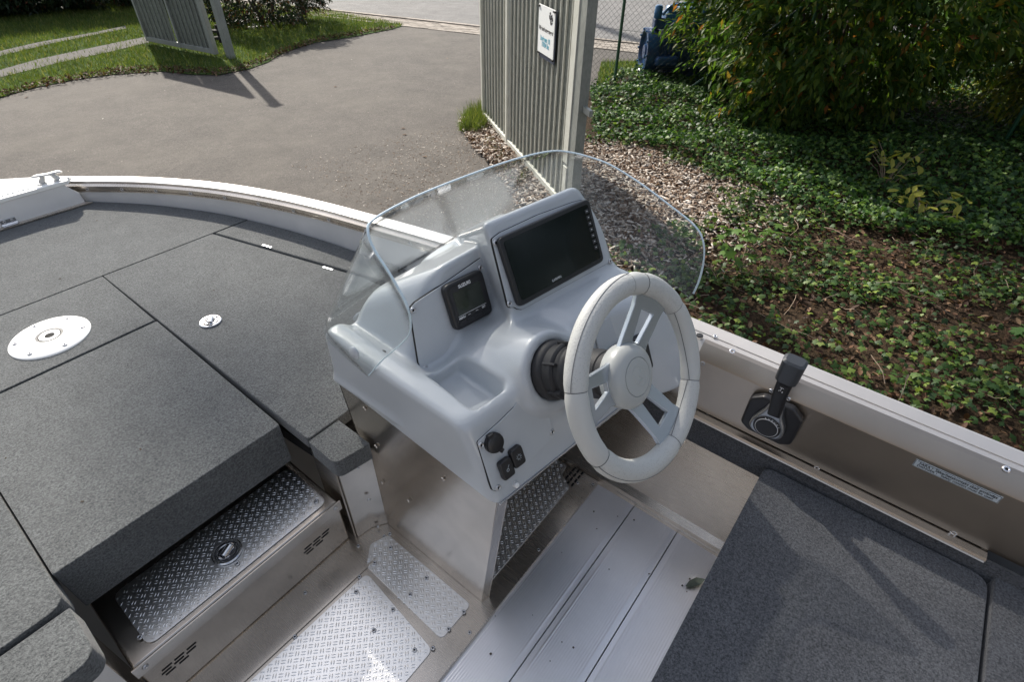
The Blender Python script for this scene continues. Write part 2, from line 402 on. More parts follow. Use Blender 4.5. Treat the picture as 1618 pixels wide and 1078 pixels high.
def addbox(V, F, x, y, z, a, b, c, ang):
    ca, sa = math.cos(ang), math.sin(ang); i = len(V)
    for dz in (0, c):
        for p, q in ((-a, -b), (a, -b), (a, b), (-a, b)): V.append((x+p*ca-q*sa, y+p*sa+q*ca, z+dz))
    F += [(i+4, i+5, i+6, i+7), (i, i+1, i+5, i+4), (i+1, i+2, i+6, i+5), (i+2, i+3, i+7, i+6), (i+3, i, i+4, i+7)]
ka = math.atan2(kd[1], kd[0])
def b_stone(t, b):
    v = coords(t); ge = N(t, 'NewGeometry'); c = ramp(t, ge.outputs['Random Per Island'], [(0, (.20, .175, .15)), (.5, (.27, .235, .20)), (1, (.34, .30, .26))])
    c = mixc(t, 1.0, c, ramp(t, noise(t, v, 25, 4), [(.3, g3(.7)), (.7, g3(1.1))]), 'MULTIPLY'); t.links.new(c, b.inputs['Base Color'])
STONE = mat('kerb_paver_stone', (.27, .24, .2), .9, 0, b_stone)
for r_ in range(6):
    for i in range(-30, 62):
        x, y = kl(i*.21+(r_ % 2)*.1, -.06-r_*.115); addbox(V, F, x, y, GZ-.004, .1, .052, .012+rnd.random()*.006, ka)
for i in range(-40, 40):
    x, y = kl(i*.5, .02); addbox(V, F, x, y, GZ-.004, .246, .05, .035, ka)
o = meshobj('kerb_paving', V, F, STONE); o['kind'] = 'structure'

lawn_px = [(0, 155), (30, 146), (60, 138), (120, 126), (180, 118), (255, 113), (300, 118), (345, 119), (395, 109), (425, 98), (440, 88), (470, 76), (500, 67), (560, 58), (620, 46), (640, 40), (600, 34), (540, 23), (465, 10)]
lawn = [g2(*p) for p in lawn_px]+[kl(-10, -.75), (5.0, 34), (-25, 34), (-25, 9.6)]
sheet('lawn', lawn, GZ+.010, LAWN)
tr1 = [(-60, 100), (0, 82), (60, 68), (150, 52), (200, 41), (200, 46), (100, 66), (40, 80), (0, 90), (-60, 112)]
tr2 = [(-60, 136), (0, 112), (60, 95), (120, 82), (190, 67), (232, 59), (236, 68), (170, 84), (90, 101), (40, 114), (0, 124), (-60, 152)]
tracks = [[g2(*p) for p in tr1], [g2(*p) for p in tr2]]
for t_ in tracks: sheet('gravel_track', t_, GZ+.016, GRAV)
bed_px = [(728, 188), (742, 214), (757, 240), (785, 272), (802, 300), (835, 345), (860, 430)]
bed = [g2(*p) for p in bed_px]+[(2.2, .2), (1.6, -3), (1.2, -9), (16, -9)]+[kl(12, -.78), kl(9.3, -.78), g2(941, 100), g2(941, 128), g2(800, 172)]
bed = [g2(*p) for p in bed_px]+[(2.2, .2), (1.6, -3), (1.2, -9), (14, -9), (10.8, -1.5), (9.6, 2.2), g2(1010, 112), g2(941, 138), g2(800, 172)]
sheet('garden_bed_soil', bed, GZ+.012, SOIL)
verge = [g2(800, 172), g2(941, 138), g2(1010, 112), (9.6, 2.2), (10.8, -1.5), (14, -9), kl(20, -.78), kl(9.5, -.78), kl(7.6, -.78), g2(941, 100), g2(860, 120)]
verge = [g2(941, 140), g2(1010, 114), (9.6, 2.2), (10.8, -1.5), (13, -7), kl(19, -.76), kl(8.0, -.76), g2(950, 98)]
sheet('grass_verge', verge, GZ+.008, LAWN)

# ---------------------------------------------------------------- scattering
def rot_mats(n, tilt=.5, zr=6.2832, base=None):
    a = rs.uniform(0, zr, n); t = rs.normal(0, tilt, n); s = rs.normal(0, tilt, n)
    ca, sa, ct, st, cs, ss = np.cos(a), np.sin(a), np.cos(t), np.sin(t), np.cos(s), np.sin(s)
    Z = np.zeros(n); O = np.ones(n)
    Rz = np.stack([ca, -sa, Z, sa, ca, Z, Z, Z, O], 1).reshape(n, 3, 3)
    Rx = np.stack([O, Z, Z, Z, ct, -st, Z, st, ct], 1).reshape(n, 3, 3)
    Ry = np.stack([cs, Z, ss, Z, O, Z, -ss, Z, cs], 1).reshape(n, 3, 3)
    return Rz @ Rx @ Ry
def scatter(name, tv, tf, P, R, S, m, parent=None):
    tv = np.array(tv, float); tf = np.array(tf); n = len(P); S = np.asarray(S)
    if S.ndim == 1: S = np.stack([S]*3, 1)
    V = np.einsum('nij,nkj->nki', R, tv[None]*S[:, None, :])+P[:, None, :]
    F = (tf[None]+np.arange(n)[:, None, None]*len(tv)).reshape(-1, tf.shape[1])
    return fastmesh(name, V.reshape(-1, 3), F, m, parent)
def sample(poly, n):
    p = np.array(poly); lo, hi = p.min(0), p.max(0); out = []
    tot = 0
    while tot < n:
        q = rs.uniform(lo, hi, (n*2, 2)); q = q[pip(q[:, 0], q[:, 1], poly)]; out.append(q); tot += len(q)
    return np.concatenate(out)[:n]
def leafmat(name, stops, rough=.45, trans=.3, gloss=.5):
    m = bpy.data.materials.new(name); m.use_nodes = True; t = m.node_tree; b = t.nodes['Principled BSDF']; o = t.nodes['Material Output']
    ge = N(t, 'NewGeometry'); c = ramp(t, ge.outputs['Random Per Island'], stops)
    v = coords(t); c = mixc(t, 1.0, c, ramp(t, noise(t, v, 2.2, 3), [(.3, g3(.75)), (.7, g3(1.15))]), 'MULTIPLY')
    t.links.new(c, b.inputs['Base Color']); b.inputs['Roughness'].default_value = rough; b.inputs['Specular IOR Level'].default_value = gloss
    tr = N(t, 'BsdfTranslucent'); t.links.new(mixc(t, 1.0, c, (1.3, 1.35, .7), 'MULTIPLY'), tr.inputs[0])
    mx = N(t, 'MixShader'); mx.inputs[0].default_value = trans; t.links.new(b.outputs[0], mx.inputs[1]); t.links.new(tr.outputs[0], mx.inputs[2]); t.links.new(mx.outputs[0], o.inputs[0])
    return m
IVY = leafmat('ivy_leaf', [(0, (.016, .042, .012)), (.5, (.04, .088, .020)), (.85, (.10, .16, .03)), (1, (.20, .26, .05))], .5, .32, .3)
IVYS = leafmat('greener_ivy_leaf', [(0, (.014, .042, .013)), (.5, (.035, .09, .022)), (.8, (.09, .17, .035)), (1, (.16, .24, .05))], .5, .3, .3)  # ivy a touch greener and less yellow than the creeping leaves
LITTER = leafmat('dry_leaf_litter', [(0, (.028, .014, .008)), (.4, (.065, .032, .018)), (.75, (.12, .060, .030)), (1, (.20, .13, .075))], .7, .12, .3)
BUSHL = leafmat('bush_leaf', [(0, (.025, .06, .012)), (.5, (.06, .12, .022)), (.84, (.12, .18, .03)), (.95, (.18, .18, .03)), (.98, (.24, .14, .03)), (1, (.24, .08, .02))], .5, .55, .3)
BUSHY = leafmat('yellowing_bush_leaf', [(0, (.04, .08, .012)), (.4, (.10, .15, .02)), (.85, (.20, .22, .03)), (1, (.30, .24, .04))], .5, .5, .3)
HEDGE = leafmat('hedge_leaf', [(0, (.008, .02, .008)), (.6, (.018, .038, .014)), (.9, (.035, .055, .02)), (1, (.13, .05, .025))], .5, .2, .3)
HEDGER = leafmat('reddish_hedge_leaf', [(0, (.010, .024, .010)), (.5, (.022, .045, .018)), (.8, (.05, .055, .025)), (1, (.18, .06, .03))], .5, .2, .3)
GRASSM = leafmat('grass_blade', [(0, (.045, .075, .015)), (.6, (.09, .13, .024)), (.9, (.16, .18, .045)), (1, (.26, .22, .10))], .5, .4, .3)
SAPL = leafmat('sapling_leaf', [(0, (.05, .11, .02)), (1, (.11, .20, .035))], .4, .3, .4)
YELL = leafmat('yellow_leaf', [(0, (.22, .24, .04)), (.7, (.36, .33, .06)), (1, (.32, .17, .04))], .5, .35, .3)
CHIP = leafmat('wood_chip', [(0, (.07, .042, .028)), (.3, (.17, .115, .08)), (.6, (.30, .25, .205)), (1, (.58, .53, .48))], .85, .0, .2)
BARK = mat('brown_bark', (.05, .036, .026), .9, 0, lambda t, b: (t.links.new(ramp(t, noise(t, coords(t, (1, 1, .2)), 40, 4), [(.3, (.025, .018, .013)), (.7, (.085, .062, .045))]), b.inputs['Base Color'])))
TWIG = mat('pale_twig', (.20, .15, .11), .85)

# five-lobed ivy leaf, slightly folded
def lobed(lobes, depth):
    pts = []
    for k, (a, r) in enumerate(lobes):
        pts.append((r*math.sin(math.radians(a)), r*math.cos(math.radians(a)), 0))
        if k < len(lobes)-1:
            a2 = (a+lobes[k+1][0])/2; rr = depth*(r+lobes[k+1][1])/2; pts.append((rr*math.sin(math.radians(a2)), rr*math.cos(math.radians(a2)), .10))
    V = [(0, -.05, .12)]+[(x, y, z-.16*(x*x+y*y)) for x, y, z in pts]
    F = [(0, i, i+1) for i in range(1, len(V)-1)]
    return V, [(a, c, b) for a, b, c in F]
ivV, ivF = lobed([(-150, .5), (-72, .85), (0, 1.0), (72, .85), (150, .5)], .66)
def hnoise(x, y, s=1.0):
    return (np.sin(x*2.1*s+1.3)*np.cos(y*1.7*s-.4)+np.sin(x*4.3*s+y*3.1*s)*.5+np.sin(x*7.9*s-y*9.1*s+2)*.3)
dense = [g2(*p) for p in ((932, 143), (1010, 116), (1110, 92), (1400, 70), (1800, 90), (2100, 330), (1700, 420), (1400, 380), (1250, 335), (1160, 292), (1050, 247), (1000, 232), (934, 222))]
n = 80000; P2 = sample(dense, n)
dist = np.hypot(P2[:, 0], P2[:, 1]); keep = rs.rand(n) < np.clip(1.35-dist*.06, .35, 1); P2 = P2[keep]; n = len(P2)
z = GZ+.03+.13*(1+hnoise(P2[:, 0], P2[:, 1], 1.3)*.5)*rs.uniform(.35, 1, n)
edge = np.ones(n)
P = np.column_stack([P2, z]); tag(scatter('ivy_ground_cover', ivV, ivF, P, rot_mats(n, .55), rs.uniform(.020, .040, n), IVYS), 'thick carpet of glossy ivy growing under the bushes', 'ivy', kind='stuff')
sparse = [g2(*p) for p in ((1000, 425), (1110, 378), (1150, 342), (1225, 312), (1265, 330), (1400, 372), (1700, 410), (2000, 560), (2000, 1000), (1618, 800), (1090, 520))]
sparse = [g2(*p) for p in ((860, 440), (1000, 418), (1110, 378), (1150, 342), (1200, 305), (1265, 325), (1400, 365), (1750, 400))]+[(9, -5), (5, -6), (1.3, -6), (1.4, -1), (2.0, .6)]
n = 60000; P2 = sample(sparse, n); msk = hnoise(P2[:, 0], P2[:, 1], 2.3)+rs.normal(0, .75, n) > .15; P2 = P2[msk]; n = len(P2)
P = np.column_stack([P2, GZ+.03+rs.uniform(0, .07, n)]); tag(scatter('creeping_ivy', ivV, ivF, P, rot_mats(n, .42), rs.uniform(.016, .036, n), IVY), 'sparse ivy creeping over brown leaf litter beside the boat', 'ivy', kind='stuff')
# dry leaf litter
ltV = [(0, -1, 0), (.42, -.3, .16), (.36, .45, .10), (0, 1, .05), (-.36, .45, .12), (-.42, -.3, .2), (0, 0, -.06)]
ltF = [(6, 0, 1), (6, 1, 2), (6, 2, 3), (6, 3, 4), (6, 4, 5), (6, 5, 0)]
n = 15000; P2 = sample(sparse, n); n2 = 2600
chips_px = [(725, 192), (745, 232), (775, 262), (796, 292), (812, 316), (860, 440), (1000, 418), (1110, 378), (1150, 342), (1232, 312), (1165, 290), (1050, 246), (1000, 232), (935, 222), (800, 180)]
chips = [g2(*p) for p in chips_px]
P2 = np.concatenate([P2, sample(chips, n2), sample([g2(*p) for p in ((728, 190), (768, 190), (850, 300), (800, 296), (760, 244), (742, 220))], 500), sample([g2(*p) for p in ((0, 148), (60, 130), (180, 110), (260, 107), (345, 112), (395, 101), (440, 80), (500, 62), (620, 42), (625, 46), (500, 69), (440, 91), (395, 112), (345, 121), (260, 117), (180, 121), (60, 141), (0, 158))], 1500)]); n = len(P2)
P = np.column_stack([P2, GZ+.022+rs.uniform(0, .03, n)]); S = np.column_stack([rs.uniform(.016, .032, n)]*3)
tag(scatter('leaf_litter', ltV, ltF, P, rot_mats(n, .5), S, LITTER), 'brown dry leaves littering the bed and the driveway edges', 'leaf litter', kind='stuff')
# wood chips
bxV = [(-1, -1, 0), (1, -.8, 0), (.9, 1, 0), (-1, .8, 0), (-.9, -.8, 1), (.95, -.7, 1), (.8, .8, 1), (-.95, .6, 1)]
bxF = [(4, 5, 6, 7), (0, 1, 5, 4), (1, 2, 6, 5), (2, 3, 7, 6), (3, 0, 4, 7)]
n = 19000; P2 = sample(chips, n); rr = rs.rand(n)
P = np.column_stack([P2, GZ+.014+rs.uniform(0, .03, n)]); S = np.column_stack([rs.uniform(.012, .040, n), rs.uniform(.005, .012, n), rs.uniform(.003, .008, n)])
tag(scatter('wood_chip_mulch', bxV, bxF, P, rot_mats(n, .28), S, CHIP), 'pale grey and brown wood chips spread under the open gate', 'wood chips', kind='stuff')
deb = [g2(*p) for p in ((560, 230), (720, 195), (745, 235), (790, 280), (800, 300), (835, 350), (700, 370), (560, 320), (450, 260))]
n = 2600; P2 = sample(deb, n); ce = np.array(g2(770, 270)); d = np.hypot(*(P2-ce).T); P2 = P2[rs.rand(n) < np.exp(-d*.75)*1.3]; n = len(P2)
P2 = np.concatenate([P2, sample([g2(*p) for p in ((0, 160), (640, 60), (755, 70), (740, 190), (500, 300), (0, 270))], 70)]); n = len(P2)
P = np.column_stack([P2, np.full(n, GZ+.002)]); S = np.column_stack([rs.uniform(.003, .011, n), rs.uniform(.002, .005, n), rs.uniform(.0006, .0016, n)])
tag(scatter('scattered_chips', bxV, bxF, P, rot_mats(n, .1), S, CHIP), 'loose pale chips and crumbs strewn over the asphalt drive', 'debris', kind='stuff')
# the ivy and the chips run into each other along a ragged edge
def segdist(P, poly):
    best = np.full(len(P), 9.0)
    for i in range(len(poly)-1):
        a, b = np.array(poly[i]), np.array(poly[i+1]); ab = b-a; t = np.clip(((P-a)@ab)/(ab@ab), 0, 1); best = np.minimum(best, np.hypot(*(P-(a+t[:, None]*ab)).T))
    return best
edge_ = [g2(*p) for p in ((935, 222), (1000, 232), (1050, 246), (1165, 290), (1232, 312), (1150, 342), (1110, 378), (1000, 418), (860, 440))]
q = sample(chips, 9000); d = segdist(q, edge_); q = q[d < .20*(1+.9*hnoise(q[:, 0], q[:, 1], 3.1))*rs.rand(len(q))**.6]; n = len(q)
tag(scatter('ivy_runners', ivV, ivF, np.column_stack([q, GZ+.045+rs.uniform(0, .06, n)]), rot_mats(n, .5), rs.uniform(.016, .036, n), IVY), 'ivy runners creeping out over the edge of the wood chips', 'ivy', kind='stuff')
q = sample(sparse+[], 60000); d = segdist(q, edge_); q = q[d < .55*rs.rand(len(q))**2.2]; n = len(q)
tag(scatter('stray_chips', bxV, bxF, np.column_stack([q, GZ+.03+rs.uniform(0, .03, n)]), rot_mats(n, .3), np.column_stack([rs.uniform(.012, .034, n), rs.uniform(.004, .010, n), rs.uniform(.003, .007, n)]), CHIP), 'wood chips straying from the mulch into the ivy', 'wood chips', kind='stuff')
# twigs lying in the litter
V = []; F = []
for _ in range(230):
    q = sample(sparse, 1)[0]; L = rnd.uniform(.10, .45); a = rnd.uniform(0, 6.28); c = rnd.uniform(-.6, .6); zz = GZ+rnd.uniform(.05, .12); i = len(V); r = rnd.uniform(.0012, .003)
    for k in range(5):
        t = k/4; th = a+c*t; x = q[0]+L*t*math.cos(th); y = q[1]+L*t*math.sin(th); z_ = zz+.04*math.sin(t*3.1)*rnd.random()
        for s in range(3): V.append((x-math.sin(th)*r*math.cos(s*2.09), y+math.cos(th)*r*math.cos(s*2.09), z_+r*math.sin(s*2.09)))
    for k in range(4):
        for s in range(3): F.append((i+k*3+s, i+k*3+(s+1) % 3, i+k*3+3+(s+1) % 3, i+k*3+3+s))
tag(meshobj('fallen_twigs', V, F, TWIG), 'thin dry twigs and ivy runners lying on the bed', 'twigs', kind='stuff')
# grass
blV = [(-.5, 0, 0), (.5, 0, 0), (.28, .12, .55), (-.28, .12, .55), (0, .35, 1)]
blF = [(0, 1, 2, 3), (3, 2, 4, 4)]
def blades(name, P2, hmin, hmax, w, label, m=GRASSM):
    n = len(P2); P = np.column_stack([P2, np.full(n, GZ+.008)]); S = np.column_stack([rs.uniform(w*.6, w, n), rs.uniform(hmin, hmax, n), rs.uniform(hmin, hmax, n)])
    V3 = [(-.5, 0, 0), (.5, 0, 0), (.30, .10, .5), (0, .35, 1), (-.30, .10, .5)]
    F3 = [(0, 1, 2), (0, 2, 4), (4, 2, 3)]
    return tag(scatter(name, V3, F3, P, rot_mats(n, .3), S, m), label, 'grass', kind='stuff')
vis = lawn[:]
q = sample([g2(*p) for p in ((-40, 168), (60, 137), (180, 117), (255, 112), (345, 118), (395, 108), (440, 87), (500, 66), (620, 45), (640, 39), (540, 22), (465, 9), (200, 2), (-40, 10))], 60000)
inn = np.zeros(len(q), bool)
for t_ in tracks: inn |= pip(q[:, 0], q[:, 1], t_)
q = q[~inn | (rs.rand(len(q)) < .10)]
blades('lawn_grass', q, .03, .085, .011, 'short lawn grass beside the driveway and the grey gate')
q = sample([g2(*p) for p in ((724, 208), (738, 182), (765, 172), (772, 205), (752, 216))], 1300)
blades('grass_tuft', q, .06, .22, .008, 'long grass tuft at the far foot of the large gate')
q = sample(verge, 9000); q = q[(q[:, 0] < 12)]
blades('verge_grass', q, .03, .08, .012, 'rough grass strip between the wire fence and the road')
q = np.concatenate([sample([g2(*p) for p in ((770, 215), (800, 250), (790, 265), (765, 235))], 160), sample([g2(*p) for p in ((800, 270), (835, 288), (815, 300), (790, 290))], 160)])
blades('weed_grass', q, .02, .07, .010, 'small weeds growing in the chips along the gate')

# ---------------------------------------------------------------- bushes
lnV = [(0, -1, 0), (.17, -.35, .03), (.15, .3, .02), (0, 1, -.28), (-.15, .3, .02), (-.17, -.35, .03), (0, 0, -.05)]
lnF = [(0, 1, 6), (1, 2, 6), (2, 3, 6), (3, 4, 6), (4, 5, 6), (5, 0, 6)]
lnV4 = [(0, -1, .02), (.36, -.15, .05), (0, 1, -.25), (-.36, -.15, .05)]; lnF4 = [(0, 1, 2), (0, 2, 3)]
def dirmats(D, spin):
    """matrices whose local +Y is D"""
    D = D/np.linalg.norm(D, axis=1)[:, None]; n = len(D); upv = np.tile([0, 0, 1.0], (n, 1))
    X = np.cross(D, upv); X /= np.linalg.norm(X, axis=1)[:, None]+1e-9; Z = np.cross(X, D)
    c, s = np.cos(spin)[:, None], np.sin(spin)[:, None]; X2 = X*c+Z*s; Z2 = np.cross(X2, D)
    return np.stack([X2, D, Z2], 2)
def shrub(name, label, cat, c, rad, nshoot, per, leafs, m, stems, droop=.7, shoot=.32, group=None, hollow=.62, tv=lnV4, tf=lnF4, flat=0.0, stem_r=.028):
    root = empty(name, (c[0], c[1], GZ)); tag(root, label, cat, group)
    c = np.array(c); rad = np.array(rad)
    U = rs.normal(size=(nshoot, 3)); U /= np.linalg.norm(U, axis=1)[:, None]
    lump = 1+.16*np.sin(U[:, 0]*5+c[0])*np.cos(U[:, 1]*6+c[1])+.12*np.sin(U[:, 2]*8+U[:, 0]*7)
    rr = rs.uniform(hollow, 1, nshoot)**.8*lump
    B = c+U*rad*rr[:, None]
    D = U*np.array([1, 1, .6])+rs.normal(0, .35, (nshoot, 3)); D[:, 2] += .15; D /= np.linalg.norm(D, axis=1)[:, None]
    P = []; DD = []
    for k in range(per):
        t = (k+.5)/per; pos = B+D*shoot*t*rs.uniform(.8, 1.2, (nshoot, 1)); pos[:, 2] -= droop*.5*shoot*t*t
        sd_ = D+rs.normal(0, .55, (nshoot, 3)); sd_[:, 2] -= droop; P.append(pos+rs.normal(0, leafs*.35, (nshoot, 3))); DD.append(sd_)
    P = np.concatenate(P); DD = np.concatenate(DD); n = len(P)
    ok = P[:, 2] > GZ+.05; P = P[ok]; DD = DD[ok]; n = len(P)
    cr = scatter('crown', tv, tf, P, dirmats(DD, rs.normal(0, .6, n)), rs.uniform(leafs*.6, leafs*1.1, n), m, root); cr['kind'] = 'stuff'
    for k in range(stems):
        a = 6.283*k/stems+rnd.random(); b0 = Vector((c[0]+.10*math.cos(a), c[1]+.10*math.sin(a), GZ-.02)); e = Vector((c[0]+rad[0]*.62*math.cos(a), c[1]+rad[1]*.62*math.sin(a), c[2]+rad[2]*.35*rnd.uniform(.4, 1.3)))
        mid = b0.lerp(e, .5)+Vector((0, 0, .18*rad[2])); pth = catmull([b0, mid, e], 5)
        sweep('stem', pth, lambda t: circ(stem_r*(1.0-.75*t), 7), BARK, root)
        for j in range(2):
            s0 = Vector(pth[4+j*2]); e2 = s0+Vector((rnd.uniform(-.5, .5)*rad[0], rnd.uniform(-.5, .5)*rad[1], rnd.uniform(.1, .5)*rad[2]))
            sweep('branch', [s0, s0.lerp(e2, .5)+Vector((0, 0, .05)), e2], lambda t: circ(stem_r*.5*(1-.7*t), 6), BARK, root)
    return root
b1 = g2(1285, 185)
shrub('large_shrub', 'large dark green drooping shrub with a few orange leaves, above the ivy', 'bush', (b1[0]+.1, b1[1]+.1, GZ+1.75), (1.85, 1.75, 1.65), 4200, 12, .060, BUSHL, 6, droop=.45)
b2 = g2(1120, 120)
shrub('side_shrub', 'sunlit yellow-green shrub growing over the blue engine', 'bush', (b2[0]-.1, b2[1]-1.25, GZ+1.2), (.62, .8, .95), 1100, 11, .055, BUSHY, 4, stem_r=.02, droop=.4)
b3 = g2(1640, 200)
shrub('yellowing_shrub', 'yellowing shrub at the right edge of the photo, in front of the dark bush', 'bush', (b3[0], b3[1]-.1, GZ+1.25), (1.1, 1.2, 1.2), 2300, 12, .055, BUSHY, 5, droop=.4)
b4 = g2(412, 47)
shrub('round_hedge_bush', 'dense round bush with reddish tips behind the grey gate post', 'bush', (b4[0]+.45, b4[1]+.5, GZ+.85), (1.15, 1.15, 1.0), 3000, 8, .045, HEDGER, 4, droop=.2, shoot=.12, hollow=.8)
for i, (u, v, r) in enumerate(((-70, 36, 1.5), (40, 27, 1.5), (140, 20, 1.5), (215, 14, 1.4))):
    b = g2(u, v)
    shrub('hedge_bush', ['dark hedge bush at the far left of the lawn', 'dark hedge bush second from the left behind the lawn', 'dark hedge bush third from the left behind the lawn', 'dark hedge bush just left of and behind the grey gate'][i], 'hedge', (b[0]+.2, b[1]+1.0, GZ+.85), (r, r*.9, 1.2), 2600, 8, .06, HEDGE, 3, droop=.2, shoot=.18, group='dark hedge behind the lawn', hollow=.8)
# tall tree across the road whose crown dapples the stern of the boat
sdn = np.array(sd)
def along_sun(p, d): return np.array(p)+sdn*d
tc = along_sun((1.6, -.9, .3), 26)
shrub('roadside_tree', 'tall tree across the road whose shade falls on the stern', 'tree', tuple(tc), (2.6, 1.5, 1.25), 330, 8, .14, BUSHL, 0, shoot=.4, hollow=.1)
tt = bpy.data.objects['roadside_tree']
sweep('trunk', catmull([(tc[0]+7.5, tc[1]-1, GZ-.05), (tc[0]+7, tc[1]-.8, 7), (tc[0]+5, tc[1]-.3, tc[2]-2.6), (tc[0], tc[1], tc[2]-.8)], 5), lambda t: circ(.20*(1.1-.8*t), 10), BARK, tt)
for k in range(5):
    a = k*1.256; sweep('limb', [(tc[0], tc[1], tc[2]-1.6+.15*k), (tc[0]+math.cos(a)*1.0, tc[1]+math.sin(a)*.6, tc[2]-.7), (tc[0]+math.cos(a)*2.0, tc[1]+math.sin(a)*1.1, tc[2]-.2)], lambda t: circ(.06*(1.1-.9*t), 7), BARK, tt)

# evergreens the screens reflect; unseen brick building added to warm the metal's reflections
for i, (x, y, r, h) in enumerate(((6.0, -8.5, 1.9, 3.2), (9.5, -6.5, 2.0, 3.0), (2.6, -10.5, 1.9, 3.4))):
    shrub('evergreen_tree', ['dark evergreen astern to starboard, middle of three', 'dark evergreen astern, nearest the road', 'dark evergreen astern, nearest the brick building'][i], 'tree', (x, y, GZ+h), (r, r, h), 1500, 8, .12, HEDGE, 3, droop=.3, shoot=.3, group='evergreens behind the stern', hollow=.75)
BRICK = mat('warm_brick_wall', (.20, .14, .10), .9)
def b_brick(t, b):
    v = coords(t, (1, 1, 1), (math.pi/2, 0, 0)); br = N(t, 'TexBrick'); br.inputs['Scale'].default_value = 4; br.inputs['Color1'].default_value = (.22, .155, .115, 1); br.inputs['Color2'].default_value = (.17, .12, .09, 1); br.inputs['Mortar'].default_value = (.24, .22, .20, 1)
    t.links.new(v, br.inputs['Vector']); t.links.new(br.outputs['Color'], b.inputs['Base Color'])
b_brick(BRICK.node_tree, BRICK.node_tree.nodes['Principled BSDF'])
ws_ = tag(empty('added_brick_building', (-9, -4, GZ)), 'unseen brown brick building to port, added for warm reflections in the metal', 'building')
boxo('wall', (-11.0, -2, GZ+2.6), (5, 22, 5.2), BRICK, ws_)
boxo('roof', (-11.0, -2, GZ+5.3), (5.6, 22.6, .25), GALVR if 'GALVR' in globals() else SOIL, ws_)
boxo('wall', (-4.6, -12.5, GZ+2.2), (7.8, 4, 4.4), BRICK, ws_)
boxo('roof', (-4.6, -12.5, GZ+4.5), (8.2, 4.4, .2), SOIL, ws_)
for k in range(4):
    wf = boxo('window', (-8.47, -9+k*4.2, GZ+1.9), (.08, 1.5, 1.2), WHITEP, ws_, .01); boxo('pane', (-8.42, -9+k*4.2, GZ+1.9), (.02, 1.36, 1.06), SCREEN, wf)
dr = boxo('door', (-4.6, -10.47, GZ+1.6), (3.2, .08, 3.2), WHITEP, ws_, .01); boxo('handle', (-3.3, -10.40, GZ+1.1), (.04, .06, .2), STEEL, dr)

# saplings and coloured sprigs
mpV, mpF = lobed([(-140, .55), (-95, .8), (-48, .95), (0, 1.05), (48, .95), (95, .8), (140, .55)], .62)
def sprig(name, label, cat, base, n, h, spread, size, m, tv, tf, stemm=TWIG):
    root = empty(name, (base[0], base[1], GZ)); tag(root, label, cat)
    for i in range(n):
        a = rnd.uniform(0, 6.28); r = spread*math.sqrt(rnd.random()); zt = GZ+h*rnd.uniform(.45, 1)
        e = np.array([base[0]+r*math.cos(a), base[1]+r*math.sin(a), zt])
        R = rot_mats(1, .35); o = scatter('leaf', tv, tf, np.array([e]), R, np.array([size*rnd.uniform(.7, 1.15)]), m, root)
        if i % 2 == 0: tube('stem', [(base[0], base[1], GZ), ((base[0]+e[0])/2, (base[1]+e[1])/2, GZ+(zt-GZ)*.7), tuple(e-[0, 0, .005])], .0025, stemm, root, 4)
b = g2(1168, 430); sprig('maple_sapling', 'small bright green maple sapling in the ivy by the windshield', 'sapling', b, 34, .34, .22, .062, SAPL, mpV, mpF)
b = g2(1395, 300); sprig('yellow_vine_sprig', 'upright sprig of pale yellow heart-shaped leaves in the shade', 'plant', b, 26, .42, .26, .055, YELL, ltV, ltF)
b = g2(1450, 355); sprig('orange_yellow_sprig', 'low clump of orange and yellow leaves right of the yellow sprig', 'plant', b, 34, .26, .30, .055, YELL, ltV, ltF)
b = g2(1612, 570); sprig('grey_green_plant', 'grey-green leafy plant in the ivy at the right edge of the photo', 'plant', b, 18, .28, .16, .06, IVYS, mpV, mpF)

# ---------------------------------------------------------------- gates
def b_gate(dirt):
    def f(t, b):
        v = coords(t, (1, 1, .35)); n = noise(t, v, 60, 5, .75); n2 = noise(t, coords(t), 3, 4)
        c = ramp(t, n, [(.36, (.055, .06, .045) if dirt else (.19, .20, .185)), (.56, (.15, .16, .14) if dirt else (.25, .26, .24))])
        c = mixc(t, 1.0, c, ramp(t, n2, [(.3, g3(.82)), (.7, g3(1.08))]), 'MULTIPLY'); t.links.new(c, b.inputs['Base Color'])
    return f
GATEF = mat('grimy_grey_green_gate_paint', (.2, .2, .2), .6, 0, b_gate(True))
GATEL = mat('pale_cream_gate_paint', (.5, .5, .46), .5, 0, lambda t, b: t.links.new(ramp(t, noise(t, coords(t), 9, 4), [(.3, (.48, .48, .42)), (.7, (.58, .58, .52))]), b.inputs['Base Color']))  # cream, paler than the slat faces, for thin edges and frame
GALV = mat('grey_gate_frame_paint', (.3, .32, .32), .5, .1, b_gate(False))
WIRE = mat('dark_fence_wire', (.05, .055, .05), .5, .6)
GREEN = mat('green_fence_paint', (.012, .06, .03), .4)
